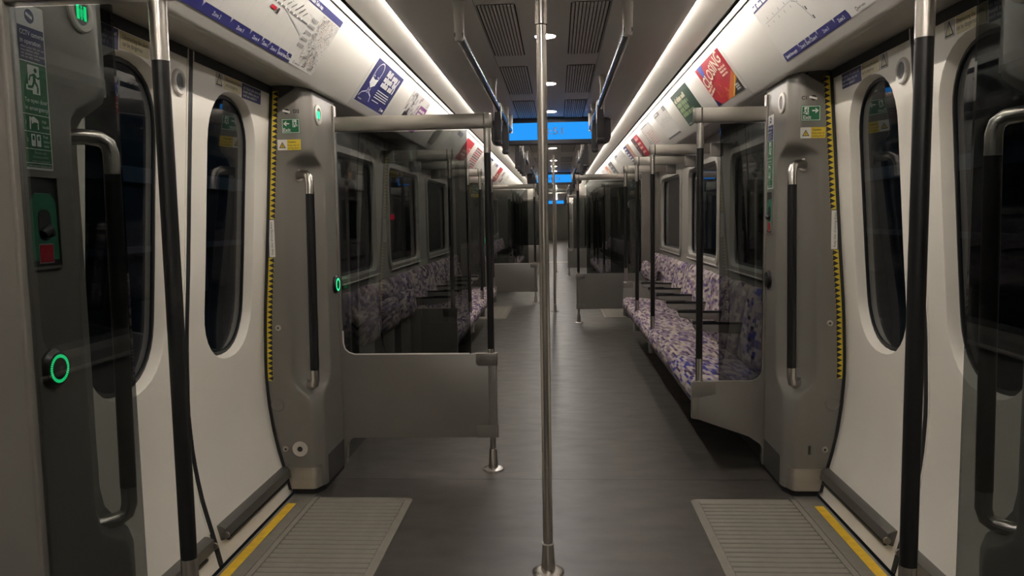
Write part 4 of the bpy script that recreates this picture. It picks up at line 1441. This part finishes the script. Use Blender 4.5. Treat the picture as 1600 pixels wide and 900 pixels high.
def d_mask(p):
    w_, h_ = p.w, p.h
    def P_(a, b):
        return (a * w_, b * h_)
    # outline head, with mask and neck
    pts = [P_(0.20 + 0.10 * math.cos(math.radians(t)), 0.76 + 0.20 * math.sin(math.radians(t))) for t in range(-10, 191, 15)]
    p.pathline([P_(0.285, 0.46)] + pts + [P_(0.115, 0.46)], 0.007, 'ink_white', 'face_outline')
    p.poly([P_(0.105, 0.62), P_(0.20, 0.58), P_(0.30, 0.62), P_(0.29, 0.47), P_(0.20, 0.38), P_(0.11, 0.47)][::-1], 'ink_white', 'mask_shape')
    p.pathline([P_(0.13, 0.66), P_(0.16, 0.64)], 0.006, 'ink_white', 'face_outline')
    p.pathline([P_(0.24, 0.66), P_(0.27, 0.64)], 0.006, 'ink_white', 'face_outline')
    p.pathline([P_(0.17, 0.38), P_(0.16, 0.28), P_(0.06, 0.22), P_(0.02, 0.12)], 0.006, 'ink_white', 'face_outline')
    p.pathline([P_(0.23, 0.38), P_(0.24, 0.28), P_(0.34, 0.22), P_(0.38, 0.10)], 0.006, 'ink_white', 'face_outline')
    p.disc(0.20 * w_, 0.30 * h_, 0.012, 'ink_white', 'face_outline', r2=0.008)
    for i in range(3):
        b = 0.80 - 0.135 * i
        p.greek(0.42 * w_, b * h_, 0.046, 'ink_white', 0.48 * w_, seed=20 + i)
    rnd = random.Random(3)
    for i in range(4):
        p.rect(0.42 * w_, (0.42 - 0.055 * i) * h_, (0.42 + rnd.uniform(0.40, 0.50)) * w_, (0.438 - 0.055 * i) * h_, 'ink_white', 'small_print')
    p.rect(0.42 * w_, 0.175 * h_, 0.66 * w_, 0.19 * h_, 'ink_white', 'small_print')
    p.rect(0.05 * w_, 0.06 * h_, 0.16 * w_, 0.085 * h_, 'ink_pale', 'footer')
    p.disc(0.84 * w_, 0.085 * h_, 0.011, 'ink_white', 'roundel', r2=0.006)
    p.rect(0.87 * w_, 0.06 * h_, 0.95 * w_, 0.11 * h_, 'ink_white', 'footer')

def d_purple(p):
    w_, h_ = p.w, p.h
    rnd = random.Random(5)
    for i in range(60):
        a, b = rnd.uniform(0.01, 0.52) * w_, rnd.uniform(0.02, 0.9) * h_
        k = rnd.uniform(0.012, 0.035)
        p.poly([(a, b), (a + k * 1.4, b + k * 0.3), (a + k, min(b + k * 1.6, h_ - 0.002)), (a + k * 0.1, min(b + k, h_ - 0.002))], rnd.choice(['ink_mauve', 'ink_plum', 'ink_pale', 'ink_plum', 'ink_mauve']), 'photo_patch')
    p.rect(0.60 * w_, 0, w_, h_ * 0.78, 'ink_purple', 'purple_field')
    for i in range(5):
        p.greek(0.63 * w_, (0.62 - 0.11 * i) * h_, 0.024, 'ink_white', (0.30 - 0.03 * (i % 2)) * w_, seed=i)
    p.rect(0.84 * w_, 0.82 * h_, 0.97 * w_, 0.95 * h_, 'ink_pale', 'corner_logo')

def d_closing(p):
    w_, h_ = p.w, p.h
    p.poly([(0, 0), (0.86 * w_, 0), (w_, 0.45 * h_), (w_, h_), (0, h_)], 'ink_red', 'red_field')
    p.poly([(0.10 * w_, h_), (0.13 * w_, 0.72 * h_), (0.20 * w_, 0.68 * h_), (0.30 * w_, h_)], 'ink_midblue', 'blue_patch')
    p.poly([(0.60 * w_, 0.0), (w_, 0.30 * h_), (w_, 0.50 * h_), (0.40 * w_, 0.0)], 'ink_orange', 'orange_band')
    p.poly([(0.66 * w_, 0.0), (w_, 0.0), (w_, 0.30 * h_)], 'ink_black', 'black_corner')
    p.poly([(0.60 * w_, 0.0), (0.64 * w_, 0.0), (w_, 0.34 * h_), (w_, 0.38 * h_)], 'ink_yellow', 'yellow_stripe')
    p.poly([(0, 0), (0.16 * w_, 0), (0, 0.22 * h_)], 'ink_blue', 'blue_corner')
    p.text('CLOSING', 0.06 * w_, 0.46 * h_, 0.085, 'ink_cream', width=0.88 * w_, bold=True, rot=0.14)
    for i in range(2):
        p.greek(0.04 * w_, (0.38 - 0.09 * i) * h_, 0.022, 'ink_cream', 0.24 * w_, rot=0.14, seed=i)
    for i in range(3):
        p.greek(0.70 * w_, (0.62 - 0.075 * i) * h_, 0.018, 'ink_cream', (0.24 - 0.02 * i) * w_, seed=4 + i)
    rnd = random.Random(9)
    for i in range(16):
        p.disc(rnd.uniform(0.22, 0.68) * w_, rnd.uniform(0.08, 0.40) * h_, rnd.uniform(0.006, 0.014), 'ink_orange', 'swirl', 12, r2=0.004)
    for i in range(3):
        p.greek(0.84 * w_, (0.16 - 0.05 * i) * h_, 0.014, 'ink_white', 0.12 * w_, seed=8 + i)

def d_green(p):
    w_, h_ = p.w, p.h
    for i, ink in enumerate(('ink_cream', 'ink_lime', 'ink_lime', 'ink_lime')):
        p.greek(0.08 * w_, (0.74 - 0.15 * i) * h_, 0.046, ink, (0.62, 0.62, 0.52, 0.66)[i] * w_, seed=30 + i)
    p.rect(0.05 * w_, 0.05 * h_, 0.22 * w_, 0.08 * h_, 'ink_pale', 'footer')

def d_tube(p):
    w_, h_ = p.w, p.h
    p.rect(0, 0.88 * h_, 0.45 * w_, h_, 'ink_grey', 'title_bar')
    p.greek(0.03 * w_, 0.915 * h_, 0.026, 'ink_white', 0.36 * w_)
    p.rect(0.80 * w_, 0.86 * h_, 0.97 * w_, h_, 'ink_grey', 'logo_block')
    p.disc(0.885 * w_, 0.93 * h_, 0.011, 'ink_white', 'roundel', r2=0.006)
    rnd = random.Random(12)
    a, b = 0.05 * w_, 0.45 * h_
    for i in range(14):
        a2, b2 = a + 0.065 * w_, b + rnd.choice((-0.05, 0, 0, 0.05)) * h_
        p.line(a, b, a2, b2, 0.004, 'ink_pale', 'route_line')
        p.rect(a2 - 0.003, b2 + 0.012, a2 + 0.002, b2 + 0.03 + rnd.uniform(0, 0.02), 'ink_grey', 'station_names')
        a, b = a2, b2
    p.rect(0.02 * w_, 0.02 * h_, 0.98 * w_, 0.08 * h_, 'ink_grey', 'footer_bar')

def d_list(p):
    w_, h_ = p.w, p.h
    p.rect(0, 0.97 * h_, 0.75 * w_, h_, 'ink_grey', 'title_rule')
    rnd = random.Random(31)
    for i in range(9):
        p.rect(0.04 * w_, (0.85 - 0.08 * i) * h_, (0.04 + rnd.uniform(0.10, 0.22)) * w_, (0.868 - 0.08 * i) * h_, 'ink_grey', 'small_print')
        for c in range(3):
            if i > 1:
                p.rect((0.38 + 0.2 * c) * w_, (0.85 - 0.08 * i) * h_, (0.38 + 0.2 * c + rnd.uniform(0.06, 0.14)) * w_, (0.875 - 0.08 * i) * h_, 'ink_red', 'red_print')
    p.rect(0.30 * w_, 0.03 * h_, 0.80 * w_, 0.06 * h_, 'ink_pale', 'footer')

def d_redfood(p):
    w_, h_ = p.w, p.h
    p.rect(0, 0, 0.42 * w_, h_, 'ink_plum', 'photo_field')
    p.rect(0.42 * w_, 0, w_, h_, 'ink_red', 'red_field')
    rnd = random.Random(14)
    for i in range(16):
        p.disc(rnd.uniform(0.05, 0.45) * w_, rnd.uniform(0.08, 0.92) * h_, rnd.uniform(0.008, 0.018), rnd.choice(['ink_skin', 'ink_pale', 'ink_darkred', 'ink_orange']), 'photo_patch', 10)
    for i in range(4):
        p.greek(0.50 * w_, (0.78 - 0.2 * i) * h_, 0.036, 'ink_white', 0.36 * w_, seed=i)

def d_skyline(p):
    w_, h_ = p.w, p.h
    p.rect(0, 0, 0.55 * w_, h_, 'ink_blue', 'blue_field')
    p.rect(0.55 * w_, 0.0, w_, h_, 'ink_skin', 'photo_field')
    rnd = random.Random(21)
    for i in range(6):
        p.rect(0.06 * w_, (0.08 + 0.15 * i) * h_, (0.25 + rnd.uniform(0, 0.25)) * w_, (0.15 + 0.15 * i) * h_, 'ink_white', 'lettering')
    for i in range(8):
        p.disc(rnd.uniform(0.6, 0.92) * w_, rnd.uniform(0.1, 0.9) * h_, 0.014, rnd.choice(['ink_red', 'ink_orange', 'ink_pale']), 'photo_patch', 10)

def d_notice(p):
    w_, h_ = p.w, p.h
    p.rect(0.45 * w_, 0.82 * h_, 0.98 * w_, 0.98 * h_, 'ink_blue', 'title_bar')
    p.disc(0.80 * w_, 0.90 * h_, 0.012, 'ink_white', 'roundel')
    p.rect(0.08 * w_, 0.50 * h_, 0.70 * w_, 0.53 * h_, 'ink_pale', 'small_print')
    for i in range(6):
        p.rect((0.1 + 0.12 * i) * w_, 0.30 * h_, (0.13 + 0.12 * i) * w_, (0.33 + 0.02 * (i % 3)) * h_, 'ink_pale', 'small_print')
    p.line(0.05 * w_, 0.12 * h_, 0.9 * w_, 0.12 * h_, 0.004, 'ink_lime', 'route_line')

def d_redtext(p):
    w_, h_ = p.w, p.h
    p.poly([(0, 0), (w_, 0), (w_, 0.45 * h_), (0, 0.62 * h_)], 'ink_darkred', 'dark_field')
    for i in range(2):
        p.greek(0.22 * w_, (0.42 - 0.16 * i) * h_, 0.040, 'ink_cream', 0.5 * w_, seed=i)
    p.rect(0.72 * w_, 0.62 * h_, 0.90 * w_, 0.68 * h_, 'ink_cream', 'small_print')

def d_stripes(p):
    w_, h_ = p.w, p.h
    rnd = random.Random(41)
    for i in range(9):
        p.rect(0, (i / 9.0) * h_, w_, ((i + 0.62) / 9.0) * h_, ('ink_red', 'ink_plum', 'ink_darkred')[i % 3], 'stripe')
    for i in range(14):
        p.rect(rnd.uniform(0.05, 0.6) * w_, rnd.uniform(0.05, 0.9) * h_, rnd.uniform(0.62, 0.95) * w_, 0, 'ink_pale', 'patch') if False else p.disc(rnd.uniform(0.1, 0.9) * w_, rnd.uniform(0.1, 0.9) * h_, 0.015, 'ink_pale', 'photo_patch', 8)

def d_dark(p):
    w_, h_ = p.w, p.h
    for i in range(3):
        p.rect(0.1 * w_, (0.2 + 0.25 * i) * h_, 0.7 * w_, (0.30 + 0.25 * i) * h_, 'ink_pale', 'lettering')

def d_orange(p):
    w_, h_ = p.w, p.h
    p.rect(0.35 * w_, 0.1 * h_, w_, h_, 'ink_orange', 'orange_field')
    p.rect(0.5 * w_, 0.3 * h_, 0.8 * w_, 0.7 * h_, 'ink_cream', 'lettering')

def d_blocks(p):
    w_, h_ = p.w, p.h
    p.rect(0.1 * w_, 0.55 * h_, 0.45 * w_, 0.9 * h_, 'ink_plum', 'photo')
    p.rect(0.55 * w_, 0.1 * h_, 0.9 * w_, 0.5 * h_, 'ink_plum', 'photo')
    p.rect(0.1 * w_, 0.1 * h_, 0.4 * w_, 0.3 * h_, 'ink_orange', 'swatch')

def zone_band(p, a0, a1, labels, base=0.032):
    """blue band of zone tabs along the foot of the line diagram"""
    h = base
    p.rect(a0, 0.0, a1, h * 0.52, 'ink_blue', 'zone_band')
    tot = sum(k for _, k in labels)
    a = a0
    for t, k in labels:
        wd = (a1 - a0) * k / tot
        g = 0.007
        p.poly([(a, h * 0.5), (a + wd, h * 0.5), (a + wd - g, h), (a + g, h)], 'ink_blue', 'zone_band')
        p.text(t, a + wd / 2, h * 0.30, 0.0175, 'ink_white', align='c', bold=True)
        a += wd

def squiggle_map(p, a0, a1, b0, b1, n, seed, inks):
    rnd = random.Random(seed)
    for i in range(n):
        a, b = rnd.uniform(a0, a1), rnd.uniform(b0, b1)
        ink = rnd.choice(inks)
        for k in range(rnd.randint(2, 4)):
            t = rnd.choice((0, 45, 90, 135, 180, 225, 270, 315))
            q = rnd.uniform(0.008, 0.026)
            a2, b2 = a + q * math.cos(math.radians(t)), b + q * math.sin(math.radians(t))
            a2, b2 = min(max(a2, a0), a1), min(max(b2, b0), b1)
            if abs(a2 - a) + abs(b2 - b) > 0.002:
                p.line(a, b, a2, b2, 0.0013, ink, 'network_lines')
            a, b = a2, b2
        p.rect(a, b, min(a + rnd.uniform(0.004, 0.010), a1 + 0.004), b + 0.0016, 'ink_grey', 'station_names')

def d_linemap_left(p):
    w_, h_ = p.w, p.h
    e = w_                       # right end is the far end
    p.rect(e - 0.42, h_ - 0.026, e - 0.002, h_ - 0.001, 'ink_blue', 'title_bar')
    p.text('London Tube map', e - 0.40, h_ - 0.020, 0.020, 'ink_white', bold=True)
    squiggle_map(p, e - 0.21, e - 0.012, 0.012, h_ - 0.034, 150, 4, ['ink_grey', 'ink_grey', 'ink_pale', 'ink_mauve', 'ink_black', 'ink_skin'])
    zone_band(p, 0.0, e - 0.265, [('Zone 1', 5), ('Zone 2', 4), ('Zone 3', 3.2), ('Zone 4', 2.2), ('Zone 5', 1.4), ('Zone 6', 1.9), ('Special fares', 1.8), ('Zone', 1.0)])
    for a in (0.10, 0.26, 0.40, 0.50, 0.58, 0.66, 0.74, 0.80):
        p.rect(a * w_, 0.034, a * w_ + 0.0012, h_ - 0.03, 'ink_pale', 'zone_rule')
    y = h_ * 0.62
    p.line(0.02, y, e - 0.30, y, 0.005, 'ink_grey', 'route_line')
    p.line(e - 0.52, y, e - 0.30, y - 0.045, 0.004, 'ink_pale', 'route_branch')
    rnd = random.Random(8)
    for i in range(22):
        a = 0.03 + i * (e - 0.36) / 22
        p.disc(a, y, 0.0055, 'ink_white', 'station_dots', 10)
        p.greek(a, y + 0.010, 0.010, 'ink_black', rnd.uniform(0.03, 0.055), 'station_names', rot=0.7, seed=i)
    p.rect(e - 0.62, y - 0.028, e - 0.575, y - 0.016, 'ink_red', 'red_flag')
    p.rect(e - 0.565, y - 0.034, e - 0.550, y - 0.014, 'ink_black', 'rail_symbols')
    for c in range(6):
        for i in range(5):
            p.rect(e - 0.285 + c * 0.011, 0.070 + i * 0.026, e - 0.279 + c * 0.011, 0.070 + i * 0.026 + 0.014, 'ink_grey', 'index_columns')
    p.disc(e - 0.232, 0.012, 0.006, 'ink_black', 'roundel', r2=0.004)
    p.greek(e - 0.224, 0.008, 0.009, 'ink_grey', 0.05)

def d_linemap_right(p):
    w_, h_ = p.w, p.h            # left end is the far end
    p.rect(0.002, h_ - 0.026, 0.42, h_ - 0.001, 'ink_blue', 'title_bar')
    p.greek(0.012, h_ - 0.020, 0.024, 'ink_white', 0.20)
    zone_band(p, 0.004, 0.66, [('Special fares apply', 4.2), ('Zone 6', 1.8), ('Zone 5', 1.0), ('Zone 4', 1.6), ('Zone 3', 3.6), ('Zone 2', 2.6)])
    y = h_ * 0.66
    p.line(0.05, y, 0.60, y + 0.006, 0.0045, 'ink_pale', 'route_line')
    p.line(0.60, y + 0.006, w_ - 0.03, y, 0.0055, 'ink_purple', 'route_main')
    p.pathline([(0.36, y), (0.39, y - 0.012), (0.41, y - 0.045), (0.43, y - 0.085)], 0.003, 'ink_grey', 'route_branch')
    rnd = random.Random(18)
    for i in range(12):
        a = 0.06 + 0.034 * i
        p.rect(a, y + 0.006 if i % 2 else y - 0.018, a + 0.004, (y + 0.006 if i % 2 else y - 0.018) + rnd.uniform(0.008, 0.014), 'ink_grey', 'station_names')
    for a, b in ((0.425, y - 0.058), (0.44, y - 0.098)):
        p.rect(a, b, a + 0.010, b + 0.014, 'ink_black', 'rail_symbols')
        for k in range(2):
            p.rect(a - 0.012 + 0.005 * k, b + 0.004, a - 0.010 + 0.005 * k, b + 0.020, 'ink_grey', 'station_names')
    p.disc(0.72, 0.014, 0.007, 'ink_black', 'roundel', r2=0.0045)
    p.greek(0.73, 0.010, 0.010, 'ink_grey', 0.06)
    for i in range(12):
        a = 0.62 + 0.045 * i
        p.disc(a, y + 0.004, 0.006, 'ink_white', 'station_dots', 10)
        p.greek(a, y + 0.014, 0.010, 'ink_black', 0.035, 'station_names', rot=0.7, seed=i)

def build_posters():
    D = [3.75 + 0.925 * k for k in range(6)]
    W_ = 0.585
    right = [('paper', d_closing, 'red closing sale poster with blue and yellow corners'), ('ink_deepgreen', d_green, 'dark green poster with pale green lettering'),
             ('paper', d_tube, 'white map poster with grey title bar'), ('paper', d_list, 'white poster with red columns of small print'),
             ('paper', d_redfood, 'red poster with dark photo down one side'), ('ink_white', d_skyline, 'blue and pink poster with white blocks')]
    left = [('ink_blue', d_mask, 'dark blue poster with white masked face drawing'), ('paper', d_purple, 'poster with dark photo and purple text panel'),
            None, ('paper', d_notice, 'white notice with blue corner tag behind the glass'), ('ink_red', d_redtext, 'bright red poster with dark lower part'), ('paper', d_stripes, 'striped red and black poster on the left panel')]
    for k, y in enumerate(D):
        for s, row in ((1, right), (-1, left)):
            if row[k]:
                poster(s, y, y + W_, row[k][0], row[k][1], row[k][2])
    far_r = [('ink_grey', d_dark, 'dark grey poster far along the right panel'), ('paper', d_orange, 'orange poster far along the right panel'), ('paper', d_list, 'white poster with red print far along the right panel')]
    far_l = [('paper', d_notice, 'white notice with blue tag far along the left panel'), ('ink_red', d_redtext, 'red poster far along the left panel'), ('paper', d_blocks, 'poster with black and orange blocks far along the left panel'), ('paper', d_dark, 'pale poster with grey bars far along the left panel')]
    for k, (sh, dr, lb) in enumerate(far_r):
        poster(1, D[k] + PER, D[k] + PER + W_, sh, dr, lb)
    for k, (sh, dr, lb) in enumerate(far_l):
        poster(-1, D[k] + PER - 0.3, D[k] + PER - 0.3 + W_, sh, dr, lb)
    for i, yc in enumerate(DOORS[:2]):
        nm = ('nearest', 'second')[i]
        poster(-1, yc - 0.60, yc + 0.60, 'paper', d_linemap_left, 'long white line map with blue zone band over the %s left doors' % nm, 0.050, 0.300, 'line_map', 'map')
        poster(1, yc - 0.60, yc + 0.60, 'paper', d_linemap_right, 'long white line map with blue zone band over the %s right doors' % nm, 0.050, 0.300, 'line_map', 'map')
    # dark loudspeaker plate on the left panel
    o, r, u, w_, h_ = panel_frame(-1, 5.85, 6.15, 0.13, 0.30)
    c = o + r * w_ / 2
    p = Print(o, r, u, w_, h_, origin=c)
    out = [(0.02, 0.0), (0.20, 0.0), (0.27, 0.06), (0.25, 0.15), (0.10, 0.165), (0.02, 0.09)]
    v = [p.pt(a, b, 0.0002) for a, b in out] + [p.pt(a, b, 0.004) for a, b in out]
    n = len(out)
    me = bpy.data.meshes.new('speaker_plate')
    me.from_pydata([tuple(q) for q in v], [], [tuple(range(n, 2 * n)), tuple(reversed(range(n)))] + [(i, (i + 1) % n, n + (i + 1) % n, n + i) for i in range(n)])
    me.materials.append(MATS['seat_grey'])
    link('speaker_plate', me, None, c, None, 'dark angular speaker plate on the left advert panel', 'speaker')
build_posters()

# ------------------------------------------------------------------ gangway and the next carriage
def build_gangway():
    y = CAR1
    m = MB()
    ow, oh = 0.47, 1.86
    m.box(-1.30, -ow, y, y + 0.06, 0.0, 2.07)
    m.box(ow, 1.30, y, y + 0.06, 0.0, 2.07)
    m.box(-ow, ow, y, y + 0.06, oh, 2.07)
    link('wall_end', m.mesh('wall_end', 'wall', smooth=0), kind='structure', label='dark end wall with an open gangway at the far end', cat='wall')
    g = link('gangway', None, None, (0, y, 0), None, 'open gangway passage into the next carriage', 'gangway')
    L = 1.2
    org = (0, y, 0)
    link('passage_floor', MB().box(-0.50, 0.50, y, y + L, -0.02, 0.004).mesh('passage_floor', 'sill_grey', org, smooth=0), g)
    link('threshold_strip', MB().box(-0.47, 0.47, y - 0.05, y + 0.35, 0.004, 0.008).mesh('threshold_strip', 'ring_white', org, smooth=0), g)
    for s in (-1, 1):
        for k in range(8):
            link('bellows_fold', MB().box(0.49, 0.53, y + 0.06 + k * 0.14, y + 0.17 + k * 0.14, 0.0, 1.92).mesh('bellows_fold', 'header_grey', org, s, 1, 0), g)
        link('grab_rail', MB().tube([(0.46, y + 0.2, 0.4), (0.46, y + 0.2, 1.6)], 0.014, 10).mesh('grab_rail', 'steel', org, s, 1), g)
    link('passage_roof', MB().box(-0.53, 0.53, y, y + L, 1.90, 1.94).mesh('passage_roof', 'seat_grey', org, smooth=0), g)

def build_next_car():
    y0, y1 = CAR1 + 1.2, 42.0
    root = link('next_carriage', None, None, (0, y0, 0), None, 'next carriage of the train seen through the gangway', 'carriage')
    org = (0, y0, 0)
    def part(n, m, mt, s=1, sm=0):
        return link(n, m.mesh(n, mt, org, s, 1, sm), root)
    part('carriage_floor', MB().box(-1.2, 1.2, y0, y1, -0.03, 0.0), 'floor')
    part('carriage_ceiling', MB().box(-0.575, 0.575, y0, y1, 2.0, 2.03), 'ceiling_grey')
    part('carriage_roof', MB().box(-1.3, 1.3, y0, y1, 2.07, 2.10), 'void')
    part('back_wall', MB().box(-1.3, 1.3, y1, y1 + 0.05, 0, 2.07), 'seat_grey')
    part('front_wall_header', MB().box(-1.3, 1.3, y0 - 0.02, y0, 1.93, 2.07), 'seat_grey')
    for s in (-1, 1):
        part('front_wall', MB().box(0.53, 1.3, y0 - 0.02, y0, 0, 2.07), 'seat_grey', s)
        part('side_wall', MB().box(1.18, 1.24, y0, y1, 0, 1.78), 'wall', s)
        part('advert_panel', MB().prism([SLOT, LIP, (1.24, 1.77), (1.24, 2.05), (0.80, 2.052)], 'y', y0, y1), 'advert_white', s)
        part('cove_panel', MB().box(0.50, 0.766, y0, y1, 2.044, 2.054), 'light_panel', s)
        part('light_strip', MB().box(LIP_X - 0.006, LIP_X - 0.003, y0 + 0.02, y1 - 0.02, 2.030, 2.040), 'led', s)
        part('seat_bench', MB().prism(CUSH, 'y', y0 + 3.0, y0 + 8.0), 'moquette', s)
        part('seat_back', MB().prism(BACK, 'y', y0 + 3.0, y0 + 8.0), 'moquette', s)
        part('luggage_cabinet', MB().box(0.40, 1.18, y0 + 1.0, y0 + 1.5, 0.0, 1.15), 'wall', s)
        for k in range(3):
            part('grab_post', MB().tube([(0.70, y0 + 3.6 + 1.5 * k, 0.4), (0.70, y0 + 3.6 + 1.5 * k, 1.68)], 0.016, 10), 'black', s, 35)
        part('ceiling_rail', MB().tube([(RX, y0 + 1.0, RZ), (RX, y0 + 9.0, RZ)], 0.016, 10), 'dark_steel', s, 35)
        for k in range(6):
            part('strap', MB().box(RX - 0.02, RX + 0.02, y0 + 2.0 + k * 0.9, y0 + 2.03 + k * 0.9, RZ - 0.22, RZ), 'dark_plastic', s)
    part('display_housing', MB().box(-0.46, 0.46, 33.0, 33.1, 1.79, 1.99), 'dark_plastic')
    part('display_screen', MB().box(-0.33, 0.33, 32.99, 32.998, 1.82, 1.955), 'screen_blue')
    for k in range(8):
        part('downlight', MB().lathe([(0.044, 2.0), (0.043, 1.997)], (0, y0 + 1.0 + 2.4 * k, 0), 'z', 16), 'downlight')
    part('pole', MB().tube([(0.0, y0 + 2.2, 0.0), (0.0, y0 + 2.2, 2.0)], 0.0163, 12), 'steel', 1, 35)
build_gangway()
build_next_car()

# ------------------------------------------------------------------ the dark station outside
def build_outside():
    for s in (-1, 1):
        root = link('platform', None, None, (s * 1.6, 8.0, -0.1), None, 'dark station platform outside the %s windows' % SIDE[s], 'platform')
        org = (1.6, 8.0, -0.1)
        link('platform_slab', MB().box(1.55, 7.0, -12, 30, -0.25, -0.08).mesh('platform_slab', 'night', org, s, 1, 0), root)
        link('platform_edge', MB().box(1.50, 1.62, -12, 30, -0.24, -0.075).mesh('platform_edge', 'night_pale', org, s, 1, 0), root)
        link('platform_wall', MB().box(7.0, 7.2, -12, 30, -0.25, 4.0).mesh('platform_wall', 'night', org, s, 1, 0), root)
        link('platform_roof', MB().box(1.5, 7.2, -12, 30, 3.6, 3.8).mesh('platform_roof', 'night', org, s, 1, 0), root)
        link('lintel', MB().box(6.8, 7.0, -12, 30, 1.9, 2.15).mesh('lintel', 'night_pale', org, s, 1, 0), root)
        link('low_rail', MB().box(6.8, 7.0, -12, 30, 0.75, 0.85).mesh('low_rail', 'night_pale', org, s, 1, 0), root)
        for k in range(8):
            link('pier', MB().box(6.75, 7.0, -6.0 + 4.0 * k, -5.6 + 4.0 * k, -0.1, 3.6).mesh('pier', 'night_pale', org, s, 1, 0), root)
        n = 0
        for k in range(7):
            y = -2.0 + 3.6 * k
            lab = '%s thin tube lamp over the %s platform' % (ORD[k], SIDE[s])
            link('tube_lamp', MB().tube([(4.2, y, 2.9), (4.2, y + 1.5, 2.9)], 0.025, 8).mesh('tube_lamp', 'tube_cyan', (4.2, y, 2.9), s, 1), None, (s * 4.2, y, 2.9), None, lab, 'lamp', 'platform tube lamps')
    # departure board seen through the near right door window
    b = link('departure_board', None, None, (3.95, 6.3, 1.9), None, 'departure board with orange dot lettering outside the right door', 'board')
    org = (3.95, 6.3, 1.9)
    link('board_case', MB().box(3.62, 4.30, 6.3, 6.4, 1.76, 2.10, 0.01).mesh('board_case', 'ink_black', org, 1, 1, 0), b)
    link('hanger', MB().tube([(3.95, 6.35, 2.10), (3.95, 6.35, 3.6)], 0.03, 10).mesh('hanger', 'night_pale', org), b)
    p = Print((3.62, 6.298, 1.76), (1, 0, 0), (0, 0, 1), 0.68, 0.34, origin=org)
    p.greek(0.05, 0.235, 0.030, 'orange_led', 0.15, 'dot_lettering')
    p.greek(0.05, 0.185, 0.030, 'orange_led', 0.15, 'dot_lettering', seed=3)
    p.greek(0.08, 0.130, 0.030, 'orange_led', 0.03, 'dot_lettering', seed=5)
    p.greek(0.20, 0.075, 0.030, 'orange_led', 0.26, 'dot_lettering', seed=7)
    link('dot_lettering', p.ink_meshes()[0][1], b, kind='stuff')
    link('signal_lamp', MB().lathe([(0.10, 0.0), (0.10, -0.05), (0.06, -0.08)], (-5.5, 25.4, 1.33), 'y', 16).mesh('signal_lamp', 'red_lamp', (-5.5, 25.4, 1.33)), None, (-5.5, 25.4, 1.33), None, 'small red signal lamp beyond the left windows', 'lamp')
build_outside()
